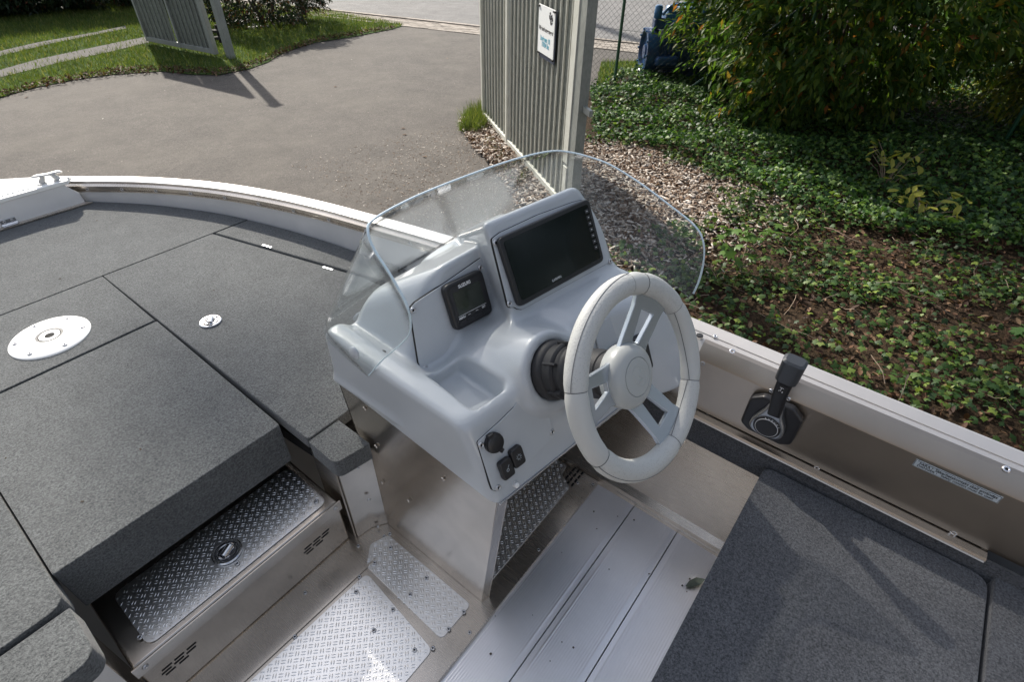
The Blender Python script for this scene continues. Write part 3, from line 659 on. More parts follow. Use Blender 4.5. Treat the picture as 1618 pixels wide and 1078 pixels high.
class Vert:
    """vertical plane through ground points A->B; a = along, b = height, c = towards the boat"""
    def __init__(s, A, B):
        A, B = np.array(A), np.array(B); s.L = np.linalg.norm(B-A); s.d = (B-A)/s.L; s.nn = np.array([-s.d[1], s.d[0]])
        if s.nn@(-A) < 0: s.nn = -s.nn
        s.A = A; s.o = np.array([A[0], A[1], GZ]); s.n = np.array([s.nn[0], s.nn[1], 0]); s.r = np.array([s.d[0], s.d[1], 0]); s.u = np.array([0, 0, 1.0])
    def w(s, a, b, c=0): q = s.A+s.d*a+s.nn*c; return np.array([q[0], q[1], GZ+b])
    def at(s, u, v, off=0):
        d = ray(u, v); t = ((s.o+s.n*off-CAM)@s.n)/(d@s.n); q = CAM+d*t-s.o; return (q@s.r, q[2])
    def mat(s):
        m = Matrix.Identity(4); x = s.r if np.cross(s.r, s.u)@s.n > 0 else -s.r
        q = (x, s.u, s.n)
        for j in range(3):
            for i in range(3): m[i][j] = q[j][i]
        for i in range(3): m[i][3] = s.o[i]
        return m
def gate(name, label, A, B, H, nsl, mids, wide_near, lift=.05):
    G_ = Vert(A, B); root = empty(name, (A[0], A[1], GZ)); tag(root, label, 'gate'); L = G_.L
    boxo('bottom_rail', (L/2, lift+.035, 0), (L-.004, .07, .05), GATEL if wide_near else GALV, root, .004, frame=FR(G_))
    boxo('top_rail', (L/2, H-.03, 0), (L-.004, .06, .05), GATEL if wide_near else GALV, root, .004, frame=FR(G_))
    boxo('far_stile', (.02, H/2+lift/2, .002), (.045, H-lift, .056), GATEL if wide_near else GALV, root, .003, frame=FR(G_))
    for mm in mids: boxo('middle_stile', (mm, H/2+lift/2, .003), (.05, H-lift, .056), GATEL if wide_near else GALV, root, .003, frame=FR(G_))
    e = .20 if wide_near else .09
    boxo('near_stile', (L-e/2, H/2+lift/2, .000), (e, H-lift, .075), GALV, root, .003, frame=FR(G_))
    x0, x1 = .045, L-e; edges = [x0]+list(mids)+[x1]; k = 0
    pit = (x1-x0)/nsl
    me = None
    for i in range(nsl):
        xc = x0+(i+.5)*pit
        if any(abs(xc-mm) < pit*.4 for mm in mids): continue
        V = []; h0, h1 = lift+.07, H-.06; wv = pit/2-.001
        prof = [(-wv, -.010), (-wv, .010), (-wv+.007, .010), (-wv+.007, -.004), (wv-.012, -.004), (wv-.012, -.010)]
        for zz in (h0, h1):
            for a, c in prof: V.append(G_.w(xc+a, zz, c))
        n = len(prof); F = [(j, (j+1) % n, n+(j+1) % n, n+j) for j in range(n)]+[list(range(n))[::-1], list(range(n, 2*n))]
        meshobj('slat', V, F, None, root, mats=[GATEF, GATEL if wide_near else GALV], fm=[1, 1, 1, 0, 0, 0, 0, 0])
    return G_, root
class FR:
    def __init__(s, g): s.g = g
    def w(s, a, b, c): return s.g.w(a, b, c)
GA, GB = g2(765, 187), g2(905, 350)
Gd = (np.array(GB)-np.array(GA)); 
G_, groot = gate('open_slatted_gate', 'tall open gate leaf of grey-green vertical slats carrying a white notice', GA, GB, 2.05, 23, [.98], True, .02)
L = G_.L
boxo('stile_cover', (L-.16, 1.22, .040), (.09, 1.55, .010), GATEL, groot, .002, frame=FR(G_))
boxo('stile_cover', (L-.15, .22, .041), (.07, .40, .010), GATEL, groot, .002, frame=FR(G_))
lp_ = G_.at(940, 181, -.03); boxo('gate_latch_tongue', (L+.05, lp_[1], -.01), (.14, .045, .03), GALV, groot, .003, frame=FR(G_))
LA, LB = g2(226, 68), g2(343, 91)
gate('far_gate_leaf', 'grey slatted gate leaf standing open on the far lawn', g2(236, 70), g2(345, 92), 2.0, 15, [.95], False, .06)
pp = np.array(g2(366, 93)); post = tag(empty('gate_post', (pp[0], pp[1], GZ)), 'grey square gate post in the grass beside the far gate leaf', 'post')
pa_ = math.atan2(*(np.array(LB)-np.array(LA))[::-1])
boxo('post_body', (pp[0], pp[1], GZ+1.1), (.105, .105, 2.24), GALV, post, .006, rz=pa_)
boxo('post_cap', (pp[0], pp[1], GZ+2.23), (.15, .15, .02), GALV, post, .003, rz=pa_)
hb = np.array(g2(354, 84)); 
for dz in (.24, .34): boxo('hinge_bracket', (hb[0], hb[1]-.02, GZ+dz), (.12, .20, .035), DARK, post, .004, rz=pa_)
tube('hinge_pin', [(hb[0], hb[1], GZ+.16), (hb[0], hb[1], GZ+.42)], .022, DARK, post, 8)
# notice on the gate
sx0, sz0 = G_.at(849, 79, .03); sx1, sz1 = G_.at(873, 95, .03); _, szt = G_.at(849, 4, .03); _, szt2 = G_.at(874, 14, .03)
sw_ = sx1-sx0; sh_ = ((szt-sz0)+(szt2-sz1))/2; scx = (sx0+sx1)/2; scz = (sz0+sz1)/2+sh_/2
sgn_ = empty('notice_board', tuple(G_.w(scx, 0, .03))); tag(sgn_, 'white notice board with black and blue lettering wired to the gate', 'sign')
SG = FR(G_)
boxo('board', (scx, scz, .026), (sw_, sh_, .006), WHITEP, sgn_, .001, frame=SG)
boxo('backing_board', (scx+.01, scz-.02, .019), (sw_+.004, sh_+.03, .006), mat('dark_blue_edge', (.03, .04, .07), .4), sgn_, .001, frame=SG)
for a in (sx0+.01, sx1-.01):
    for b in (scz-sh_/2-.005, scz+sh_/2-.012): boxo('sign_clip', (a, b, .032), (.04, .012, .012), DARK, sgn_, .002, frame=SG)
mm_ = G_.mat(); flip = 1 if np.cross(G_.r, G_.u)@G_.n > 0 else -1
def stext(s, fx, fz, size, m):
    o = text('sign_lettering', s, size, Matrix.Identity(4), m, sgn_, ext=.0006, bold=.001)
    o.matrix_world = mm_ @ Matrix.Translation((flip*(scx+fx*sw_), scz+fz*sh_, .0305))
    wd = o.dimensions[0]
    return o, wd
BLUE = mat('blue_print', (.03, .30, .42), .5)
for s, fx, fz, hh_, m, fr_ in (('Wir sind umgezogen!', 0, .02, .040, LETK, .90), ('Lindenstr. 10', -.02, -.17, .036, BLUE, .60), ('17034 Str.', .02, -.29, .036, BLUE, .48)):
    textfit('sign_lettering', s, mm_ @ Matrix.Translation((flip*(scx+fx*sw_), scz+fz*sh_, .0305)), sw_*fr_, hh_, m, sgn_, bold=.03)
for dx, dz, ww, hh_ in ((.22, .40, .035, .035), (.30, .36, .05, .03), (.20, .33, .03, .06), (.27, .30, .06, .035), (.36, .30, .035, .06), (.28, .23, .035, .05), (.33, .21, .06, .02)):
    boxo('sign_emblem', (scx+dx*sw_, scz+dz*sh_, .0302), (ww*sw_*2, hh_*sh_*1.3, .001), LETK, sgn_, .002, rz=.4, frame=SG)

# ---------------------------------------------------------------- chain link fence
fa = np.array(g2(970, 137)); fd = np.array([.30, -.954]); fd /= np.linalg.norm(fd)
fd = (np.array(g2(1078, 126))-fa); fd = fd/np.linalg.norm(fd); fd = np.array([.16, -.987])
fence = tag(empty('chain_link_fence', (fa[0], fa[1], GZ)), 'green-posted chain link fence between the bed and the road', 'fence')
FH = 1.75
for k in (-.65, 0, 1, 2):
    q = fa+fd*k*2.3
    tube('fence_post', [(q[0], q[1], GZ-.02), (q[0], q[1], GZ+FH+.05)], .021, GREEN, fence, 10)
q = fa+fd*1.55; r_ = fa+fd*.60
p0 = onz(1070, 130, GZ); br0 = fa+fd*.95
tube('fence_brace', [(br0[0], br0[1], GZ+.02), (fa+fd*2.3)[0:1].tolist()+[(fa+fd*2.3)[1], GZ+1.3]], .019, GREEN, fence, 8)
V = []; F = []
def wire(a, b, r=.0016):
    i = len(V); a, b = np.array(a), np.array(b); d = (b-a)/np.linalg.norm(b-a); s = np.cross(d, [.3, .5, .8]); s /= np.linalg.norm(s); t = np.cross(d, s)
    for p in (a, b):
        for k in range(3): V.append(p+(s*math.cos(k*2.094)+t*math.sin(k*2.094))*r)
    for k in range(3): F.append((i+k, i+(k+1) % 3, i+3+(k+1) % 3, i+3+k))
s0, s1 = -1.5, 4.6; cs = .075
wp = lambda s, z: (fa[0]+fd[0]*s, fa[1]+fd[1]*s, GZ+z)
x = s0-FH
while x < s1:
    for sg in (1, -1):
        a0, a1 = (x, x+FH) if sg == 1 else (x+FH, x); z0, z1 = .03, FH
        ta, tb = 0, 1
        if a0 != a1:
            for lim, side in ((s0, 0), (s1, 1)):
                t = (lim-a0)/(a1-a0)
                lo_in = (a0 >= s0 and a0 <= s1)
            t0 = (s0-a0)/(a1-a0); t1 = (s1-a0)/(a1-a0); ta, tb = max(0, min(t0, t1)), min(1, max(t0, t1))
        if tb > ta: wire(wp(a0+(a1-a0)*ta, z0+(z1-z0)*ta), wp(a0+(a1-a0)*tb, z0+(z1-z0)*tb))
    x += cs
for z_ in (.04, .72, 1.35, FH): wire(wp(s0, z_), wp(s1, z_), .0026)
o = meshobj('wire_mesh', V, F, WIRE, fence); o['kind'] = 'stuff'

# ---------------------------------------------------------------- blue engine block behind the fence
ENG = mat('dark_blue_engine_enamel', (.01, .025, .07), .28, .1, lambda t, b: t.links.new(ramp(t, noise(t, coords(t), 6, 4), [(.35, (.008, .022, .07)), (.7, (.02, .07, .17))]), b.inputs['Base Color']))
ENGL = mat('mid_blue_engine_enamel', (.02, .10, .22), .3, .1)
e0 = np.array(g2(1003, 124)); ed = np.array([.62, -.78]); ed /= np.linalg.norm(ed)
eng = tag(empty('engine_block', (e0[0]+.6*ed[0], e0[1]+.6*ed[1], GZ)), 'dark blue painted engine block standing in the ivy behind the fence', 'engine')
EF = Vert(e0, e0+ed)
ef = FR(EF)
boxo('crankcase', (.72, .36, -.05), (1.15, .40, .44), ENG, eng, .03, frame=ef)
boxo('oil_pan', (.80, .12, -.05), (.85, .18, .32), ENG, eng, .04, frame=ef)
boxo('cylinder_block', (.78, .62, -.05), (1.0, .26, .36), ENG, eng, .02, frame=ef)
boxo('cylinder_head', (.78, .80, -.05), (.98, .12, .30), ENGL, eng, .02, frame=ef)
for k in range(4): boxo('rocker_cover', (.42+k*.24, .89, -.05), (.20, .09, .22), ENGL, eng, .025, frame=ef)
for k in range(4): boxo('intake_runner', (.42+k*.24, .76, .14), (.07, .08, .12), ENGL, eng, .02, frame=ef)
bell = Plane(EF.w(.10, .36, -.05), 0, 0); bell.n = -EF.r; bell.r = EF.n; bell.u = EF.u
lathe('bell_housing', [(.30, -.14), (.31, 0), (.31, .03), (.27, .035), (.25, .01), (.24, -.02), (.10, -.03), (.09, .02), (.02, .02)], ENG, eng, bell, 30)
for k in range(10):
    a = k*.628; lathe('housing_bolt', [(.014, .03), (.014, .05), (.008, .052)], ENGL, eng, bell, 8, (.29*math.cos(a), .29*math.sin(a), 0))
for k in range(7): boxo('housing_rib', (.30+k*.05, .40, .175), (.016, .34, .03), ENG, eng, .004, frame=ef)
boxo('starter_motor', (.36, .30, .27), (.34, .14, .14), ENG, eng, .05, frame=ef)
boxo('turbo_bracket', (.22, .74, .02), (.16, .14, .18), ENG, eng, .03, frame=ef)
lathe('oil_filter', [(.05, -.06), (.055, -.05), (.055, .08), (.04, .10)], ENGL, eng, Plane(EF.w(.18, .86, .06), 0, 90), 16)
tube('coolant_pipe', [tuple(EF.w(*q)) for q in catmull([(.25, .84, .05), (.35, .95, .06), (.6, .98, .08), (.95, .96, .08), (1.15, .82, .05)], 5)], .022, ENGL, eng, 8)
for k in range(3): tube('injector_line', [tuple(EF.w(*q)) for q in catmull([(.4+k*.24, .92, .05), (.45+k*.24, 1.0, .10), (.52+k*.22, .90, .17), (.6+k*.2, .72, .2)], 4)], .009, STEEL, eng, 6)
boxo('engine_skid', (.7, .03, -.05), (1.2, .06, .5), ENG, eng, .01, frame=ef)

# ---------------------------------------------------------------- single fallen leaves
def fallen(u, v, z, size, m, label, rz=0, sx=1):
    p = onz(u, v, z); o = scatter('fallen_leaf', ltV, ltF, np.array([[0, 0, 0.0]]), np.array([np.array(Matrix.Rotation(rz, 3, 'Z'))]), np.array([[size*sx, size, size]]), m)
    o.location = (p[0], p[1], z+.004); return tag(o, label, 'leaf')
GREYL = leafmat('grey_green_leaf', [(0, (.12, .15, .13)), (1, (.14, .17, .15))], .5, .1, .4)
fallen(1098, 923, -.006, .028, GREYL, 'curled grey-green leaf on the ribbed boat floor against the carpet', 1.0, .8)
for u, v, lb_ in ((637, 203, 'pale leaf on the asphalt left of the large gate, upper of a pair'), (639, 213, 'pale leaf on the asphalt left of the large gate, lower of a pair'), (671, 248, 'pale chip-like leaf on the dark asphalt above the windshield'), (530, 137, 'white fallen leaf lying alone in the middle of the drive'), (707, 92, 'tiny pale leaf on the drive near the top of the large gate'), (42, 154, 'pale leaf on the asphalt by the lawn edge at far left')):
    fallen(u, v, GZ+.002, .030, CHIP, lb_, rnd.uniform(0, 3))

# ================================================================ THE BOAT
BOAT = tag(empty('aluminium_boat', (0.10, 0.6, GZ)), 'open aluminium boat with grey carpeted bow deck, side console and white wheel', 'boat')
DK = 0.341        # bow deck height
CX = 0.10         # centre line
# inner side line at deck level, bow to stern (starboard)
Wl = catmull([(.10, 2.74), (.26, 2.68), (.405, 2.555), (.549, 2.368), (.661, 2.193), (.768, 1.964), (.841, 1.731), (.887, 1.525), (.915, 1.345), (.948, 1.10), (.975, .85), (.99, .62), (1.0, .3), (1.0, 0), (1.0, -.6), (1.0, -1.3)], 6)
Wl = [(p[0], p[1]) for p in Wl]
def zg(y): return min(.497, .414+.04*(2.44-y)) if y > .37 else .497
def side_loft(name, pts, secf, m, mirror, parent, mats=None, pm=None):
    V = []; F = []; fm = []; n = len(pts)
    for i, (x, y) in enumerate(pts):
        a = np.array(pts[max(i-1, 0)]); b = np.array(pts[min(i+1, n-1)]); t = (b-a)/np.linalg.norm(b-a); nn = np.array([-t[1], t[0]])
        if y > 2.70: nn = np.array([0, 1.0])
        sec = secf(y); k = len(sec)
        for o, z in sec:
            q = np.array([x, y])+nn*o; V.append(((2*CX-q[0]) if mirror else q[0], q[1], z))
    for i in range(n-1):
        for q in range(k-1):
            f = (i*k+q, i*k+q+1, (i+1)*k+q+1, (i+1)*k+q); F.append(f if not mirror else f[::-1]); fm.append(pm[q] if pm else 0)
    ob = meshobj(name, V, F, m, parent, mats=mats, fm=fm)
    ob.data.polygons.foreach_set('use_smooth', [True]*len(F)); e = ob.modifiers.new('edge', 'EDGE_SPLIT'); e.split_angle = math.radians(17)
    return ob
fwd = [p for p in Wl if p[1] > .60]; aft = [p for p in Wl if p[1] <= .64]
for mir in (False, True):
    side_loft('inner_side', fwd, lambda y: [(0, .30), (0, zg(y)-.036)], INNERW, mir, BOAT)
    side_loft('rail_channel', fwd, lambda y: [(.0, zg(y)-.036), (-.005, zg(y)-.035), (-.005, zg(y)-.031), (.0, zg(y)-.029), (.0, zg(y)-.022), (-.004, zg(y)-.021), (-.004, zg(y)-.014), (.006, zg(y)-.008), (.008, zg(y)-.004)], ALUX, mir, BOAT)
    side_loft('gunwale', fwd, lambda y: [(.008, zg(y)-.006), (.008, zg(y)), (.012, zg(y)+.002), (.034, zg(y)+.0035), (.053, zg(y)+.001), (.057, zg(y)-.004), (.057, zg(y)-.022), (.048, zg(y)-.028)], ALUW, mir, BOAT)
    side_loft('hull_side', Wl, lambda y: [(.050, zg(y)-.026), (.035, .2), (.0 if y > 1.5 else .01, 0), (-.10, -.16), (-.16, -.20), (-.55 if y < 1.9 else -.3, -.42), (-.60 if y < 1.9 else -.32, -.43)], INNERW, mir, BOAT)
    # aft inner side: flat panel, chamfer and top flange
    side_loft('side_panel', aft, lambda y: [(-.017, .308), (-.0135, .449)], ALUX, mir, BOAT)
    side_loft('gunwale', aft, lambda y: [(-.0135, .449), (-.0125, .4505), (.0085, .479), (.0105, .4805), (.026, .4865), (.0265, .489), (.050, .497), (.055, .496), (.057, .490), (.056, .470), (.048, .465)], GUNA, mir, BOAT)
    side_loft('panel_ledge_trim', [p for p in aft if p[1] > -.40], lambda y: [(-.016, .309), (-.040, .3075), (-.0425, .303), (-.040, .300), (-.0425, .298)], ALUX, mir, BOAT)
    side_loft('side_carpet', aft, lambda y: [(-.036, .306), (-.036, .215)], CARPET2, mir, BOAT)
    side_loft('bilge_panel', aft, lambda y: [(-.033, .217), (-.04, .20), (-.105, .022), (-.125, .012), (-.135, -.012)], ALUX, mir, BOAT)
# bolts in the rail channel
pts = fwd
def along(u, v, z):
    p = onz(u, v, z); d = [(p[0]-a)**2+(p[1]-b)**2 for a, b in fwd]; i = int(np.argmin(d)); i = min(max(i, 1), len(fwd)-2)
    a = np.array(fwd[i-1]); b = np.array(fwd[i+1]); t = (b-a)/np.linalg.norm(b-a); nn = np.array([-t[1], t[0]]); q = p[:2]-a; s = q@t
    r = a+t*s; return r, nn
for u, v in ((132, 302), (187, 302.5), (242, 304), (296, 309), (349, 316), (402, 325.5), (456, 338), (512, 352), (571, 369), (640, 390)):
    y0 = onz(u, v, .40)[1]
    r, nn = along(u, v, zg(y0)-.026)
    bolt((r[0]-nn[0]*.001, r[1]-nn[1]*.001, zg(r[1])-.0255), (-nn[0], -nn[1], 0), .0065, BOAT)

# ---- bow box with ribbed lid, hinge and cleat
YB = 2.405
f0 = [(-.30, DK), (.497, DK), (.492, .385), (.478, .402), (.455, .436), (-.27, .436)]
V = [(x, YB+(.004 if z > .4 else 0), z) for x, z in f0]+[(x, YB+.012, z) for x, z in f0]; n = len(f0)
o = meshobj('bow_locker_front', V, [list(range(n)), list(range(n, 2*n))[::-1]]+[[i, n+i, n+(i+1) % n, (i+1) % n] for i in range(n)], INNERW, BOAT); bev(o, .0015, 1)
o = prism('bow_locker_lip', [(-.33, YB-.016), (.515, YB-.016), (.49, YB+.006), (-.30, YB+.006)], DK+.001, DK+.007, ALUX, BOAT, .001, 1)
lid = [(.475, YB+.0), (.50, YB+.035), (.45, 2.50), (.33, 2.60), (.20, 2.665), (0, 2.665), (-.13, 2.60), (-.26, 2.48), (-.30, YB+.03), (-.28, YB)]
prism('bow_deck_plate', lid, .424, .437, WHITEP, BOAT, .002, 1)
rb = [];
for k in range(44):
    x0 = -.21+k*.015
    d0 = .012
    y1 = 2.60-max(0, (abs(x0+.02-CX)-.06))*.62
    if y1 > YB+.05: rb.append(((x0, YB+.022), (x0+.075*(y1-YB-.022)/.2*.6, y1)))
V = []; F = []
for (a, b), (c, d) in rb:
    i = len(V); V += [(a, b, .4372), (a+.008, b, .4372), (c+.008, d, .4372), (c, d, .4372), (a+.0015, b, .4405), (a+.0065, b, .4405), (c+.0065, d, .4405), (c+.0015, d, .4405)]
    F += [(i+4, i+5, i+6, i+7), (i, i+1, i+5, i+4), (i+1, i+2, i+6, i+5), (i+2, i+3, i+7, i+6), (i+3, i, i+4, i+7)]
o = meshobj('anti_slip_ribs', V, F, WHITEP, BOAT); o['kind'] = 'stuff'
# hinge
hx = ony(13, 350, YB)[0]
h = boxo('hinge', (hx, YB-.004, DK+.022), (.044, .005, .018), CHROME, BOAT, .0012)
boxo('hinge_leaf', (hx, YB-.010, DK+.009), (.044, .012, .004), CHROME, h, .001)
tube('hinge_pin', [(hx-.023, YB-.008, DK+.0135), (hx+.023, YB-.008, DK+.0135)], .0035, CHROME, h)
for dx in (-.011, .011): bolt((hx+dx, YB-.0062, DK+.023), (0, -1, 0), .004, h)
# cleat
cx0, cy0 = onz(80, 287, .437)[:2]
cl = []
cb = catmull([(-.075, 0, .030), (-.05, 0, .033), (0, 0, .031), (.05, 0, .033), (.075, 0, .030)], 5)
ca, sa = math.cos(-.20), math.sin(-.20)
T = lambda p: (cx0+.62*(p[0]*ca-p[1]*sa), cy0+.62*(p[0]*sa+p[1]*ca), .437+p[2]*.85)
cleat = sweep('cleat', [T(p) for p in cb], lambda t: [(a*(1-.55*abs(2*t-1)**3)*1.5, b*(1-.6*abs(2*t-1)**3)) for a, b in circ(.0052, 10)], CAST, BOAT)
for s in (-1, 1):
    sweep('cleat_leg', [T((s*.040, 0, .000)), T((s*.036, 0, .008)), T((s*.027, 0, .02)), T((s*.02, 0, .031))], lambda t: [(a*(1.5-.6*t), b*(1.5-.6*t)) for a, b in circ(.0075, 10)], CAST, cleat)
    prof = T((s*.040, 0, 0)); lathe('cleat_foot', [(.017, 0), (.017, .003), (.012, .005)], CAST, cleat, None, 16, prof)
bolt((T((.085, .0, 0))[0], T((.085, 0, 0))[1], .437), (0, 0, 1), .005, BOAT)

# ---- bow deck carpet pieces
TH = .03
def wall_at(y, off=0.003):
    best = min(fwd, key=lambda p: abs(p[1]-y)); i = fwd.index(best); i = min(max(i, 1), len(fwd)-2)
    a, b = (fwd[i-1], fwd[i]) if fwd[i][1] < y else (fwd[i], fwd[i+1])
    t = (a[1]-y)/(a[1]-b[1]+1e-9); return a[0]+(b[0]-a[0])*t-off
def pad(name, poly, z, th, r, m=CARPET, bv=.010, seg=3, parent=BOAT):
    return prism(name, round_poly(poly, r, 5), z-th, z, m, parent, bv, seg)
g = .0015
YS = 1.832       # seam across the foredeck
ys = [YS+g+k*(YB-YS-g)/12 for k in range(13)]
A = [(wall_at(y), y) for y in ys]; A2 = [(2*CX-x, y) for x, y in A[::-1]]
pad('foredeck_carpet', A+A2, DK, .012, 0, bv=.002, seg=1)
# starboard strip beside the hatch
sA, sB = (.677, 1.828), (.835, 1.17)
strip = [(sA[0]+g, YS-g)]+[(wall_at(y), y) for y in (YS-g, 1.75, 1.65, 1.55, 1.45, 1.35, 1.25, 1.15, 1.05, .95, .80)]+[(.90, .80), (.845, 1.17)]
strip = [(.682, YS-g)]+strip[1:]
pad('side_strip_carpet', strip, DK, .03, 0, bv=.006)
# starboard hatch
hat = [(.328, YS-g), (.674, YS-g), (.822, 1.215), (.845, .90), (.845, .812), (.331, .807)]
pad('starboard_hatch_lid', hat, DK, .034, [.004, .004, .004, .004, .004, .012], bv=.007)
pad('seat_base_deck', [(-.122, 1.481+g), (.323, 1.485+g), (.326, YS-g), (-.12, YS-g)], DK, .03, .004, bv=.005)
lidp = [(-.1225, .892), (.318, .890), (.3245, 1.479), (-.1215, 1.475)]
pad('step_hatch_lid', lidp, DK, .120, [.006, .010, .004, .004], bv=.008)
pad('port_hatch_lid', [(-.64, .822), (-.1265, .822), (-.1245, YS-g), (-.48, YS-g)], DK, .05, [.004, .03, .003, .003], bv=.008)
pad('port_step_pad', [(-.70, .70), (-.128, .70), (-.126, .814), (-.70, .814)], DK-.004, .05, [.004, .03, .004, .004], bv=.012)
pad('column_top_pad', [(.328, .712), (.409, .698), (.409, .8045), (.330, .8045)], DK-.003, .050, [.020, .002, .001, .003], bv=.010)
port = [(2*CX-x, y) for x, y in strip]
pad('port_strip_carpet', [(-.482, YS-g)]+[(2*CX-wall_at(y), y) for y in (YS-g, 1.65, 1.45, 1.25, 1.05, .80)]+[(-.644, .80)], DK, .03, 0, bv=.006)
prism('underdeck_panel', [(-.60, 1.1), (.34, 1.1), (.36, .86), (.90, .86), (.86, 1.5), (.60, 2.36), (-.40, 2.36), (-.66, 1.5)], .20, .235, DARK, BOAT)
# hinges along the strip seam
for u, v in ((422, 389), (518, 424)):
    p = onz(u, v, DK+.001); boxo('hatch_hinge', (p[0], p[1], DK+.0005), (.008, .040, .003), SATCH, BOAT, .001, rz=.22)
# flush ring latch in the hatch
DARKM = mat('recess_shade_steel', (.10, .10, .105), .3, 1)  # shade of the latch recess put into a flat disc's dark colour
def latch(c, z, r, rot=0.0, parent=BOAT):
    fr = Plane((c[0], c[1], z), 0, 90); 
    l = lathe('flush_ring_latch', [(r, 0), (r, .0025), (r*.93, .004), (r*.80, .0035), (r*.74, -.001), (r*.70, -.008), (.002, -.009)], CHROME, parent, None, 36, (c[0], c[1], z))
    pa = [(c[0]+math.cos(t)*r*.60, c[1]+math.sin(t)*r*.5+r*.05, z-.001+(.006 if math.sin(t-rot) > 0 else .001)) for t in np.linspace(0, 6.283, 25)[:-1]]
    tube('latch_ring', pa, r*.075, CHROME, l, 6, True)
    ca, sa = math.cos(rot), math.sin(rot)
    lathe('latch_recess_shade', [(r*.70, -.002), (r*.70, .0012), (r*.66, .0008), (.001, .0004)], DARKM, l, None, 28, (c[0], c[1], z)); pts_ = [(c[0]+k*ca, c[1]+k*sa, z+.002) for k in (-r*.42, r*.42)]
    tube('latch_barrel', pts_, r*.30, CHROME, l, 14)
    for k in (-.62, .62): bolt((c[0]+k*r*ca, c[1]+k*r*sa, z-.003), (0, 0, 1), r*.13, l)
    return l
p = onz(333, 509, DK); latch((p[0], p[1]), DK+.001, .028, .9)
# seat base plate (white disc with socket)
p = onz(80, 533, DK)
disc = lathe('seat_pedestal_plate', [(.0905, 0), (.0905, .0025), (.088, .005), (.070, .0075), (.034, .0085), (.031, .0085), (.030, .006), (.0295, .0035)], WHITEP, BOAT, None, 56, (p[0], p[1]-.002, DK))
dc = (p[0], p[1]-.002, DK)
lathe('pedestal_socket_ring', [(.030, .004), (.030, .0078), (.0255, .0078), (.025, .004)], BLK, disc, None, 36, dc)
lathe('pedestal_bush', [(.0235, .003), (.0235, .0082), (.019, .0084), (.0115, .0075), (.011, .002)], INNERW, disc, None, 36, dc)
lathe('pedestal_hole', [(.0105, .002), (.0105, .0070), (.0005, .0068)], DARK, disc, None, 24, dc)
for k in range(6):
    a = math.radians(38+60*k); q = (dc[0]+.073*math.cos(a), dc[1]+.073*math.sin(a), DK+.0066)
    bolt(q, (0, 0, 1), .0055, disc, STEEL)

# ---- step box below the hatch lid
ST = .161
st = boxo('step_box', (.103, .97, .0795), (.455, .42, .159), ALU, BOAT, .006)
boxo('step_front_lip', (.103, .7555, .147), (.4612, .003, .032), ALU, st, .001)
def tread(name, poly, z, parent, holes=(), r=.02, th=.003, pitch=.0128, m=TREAD):
    poly = round_poly(poly, r, 6)
    o = prism(name, poly, z, z+th, m, parent, .0006, 1)
    xs = [q[0] for q in poly]; ysy = [q[1] for q in poly]
    nx = ny = int((max(xs)-min(xs)+max(ysy)-min(ysy))/pitch)+6
    ii, jj = np.meshgrid(np.arange(nx), np.arange(ny)); ii = ii.ravel(); jj = jj.ravel()
    qx = (ii-nx/2)*pitch; qy = (jj-ny/2)*pitch; cx = (min(xs)+max(xs))/2+(qx-qy)*.70711; cy = (min(ysy)+max(ysy))/2+(qx+qy)*.70711
    ang = np.where((ii+jj) % 2 == 0, math.radians(45), math.radians(-45))+rs.uniform(-.03, .03, len(ii))
    C = []; An = []
    for d in (-.0027, .0027):
        C.append(np.stack([cx-np.sin(ang)*d, cy+np.cos(ang)*d], 1)); An.append(ang)
    C = np.concatenate(C); An = np.concatenate(An)
    L, Wd, H = pitch*.44, pitch*.095, .0012
    keep = pip(C[:, 0], C[:, 1], [(sum(xs)/len(xs)+(a-sum(xs)/len(xs))*.985, sum(ysy)/len(ysy)+(b-sum(ysy)/len(ysy))*.975) for a, b in poly])
    for hx_, hy_, hr in holes: keep &= ((C[:, 0]-hx_)**2+(C[:, 1]-hy_)**2) > hr**2
    C = C[keep]; An = An[keep]; k = len(C)
    loc = np.array([(-L, 0, 0), (-L*.45, -Wd, 0), (L*.45, -Wd, 0), (L, 0, 0), (L*.45, Wd, 0), (-L*.45, Wd, 0), (-L*.5, 0, H), (L*.5, 0, H)])
    ca, sa = np.cos(An)[:, None], np.sin(An)[:, None]
    X = C[:, :1]+loc[:, 0]*ca-loc[:, 1]*sa; Y = C[:, 1:]+loc[:, 0]*sa+loc[:, 1]*ca; Z = np.broadcast_to(z+th+loc[:, 2], X.shape)
    V = np.stack([X, Y, Z], -1).reshape(-1, 3)
    f = np.array([(0, 1, 6), (1, 7, 6), (1, 2, 7), (2, 3, 7), (3, 4, 7), (4, 5, 7), (5, 6, 7), (5, 0, 6)])
    F = (f[None]+np.arange(k)[:, None, None]*8).reshape(-1, 3)
    b = fastmesh('tread_bars', V, F, m, o); b['kind'] = 'stuff'
    return o
lp = onz(359, 873, ST+.004)
tr = tread('step_tread_plate', [(-.088, .776), (.314, .776), (.314, .93), (-.088, .93)], ST-.001, st, [(lp[0], lp[1], .034)])
latch((lp[0], lp[1]), ST+.004, .030, .45)
for u, v in ((500, 793), (221, 1008), (375, 891)):
    q = onz(u, v, ST+.003); bolt(q, (0, 0, 1), .0048, tr)
for x, zz in ((.318, .150), (-.108, .150)): bolt((x, .7538, zz), (0, -1, 0), .005, st)
def slots(cx_, dirx, parent, pts, yy):
    for x, z in pts: boxo('vent_slot', (x, yy, z), (.020, .0012, .0028), DARK, parent, 0)
YF = .7595
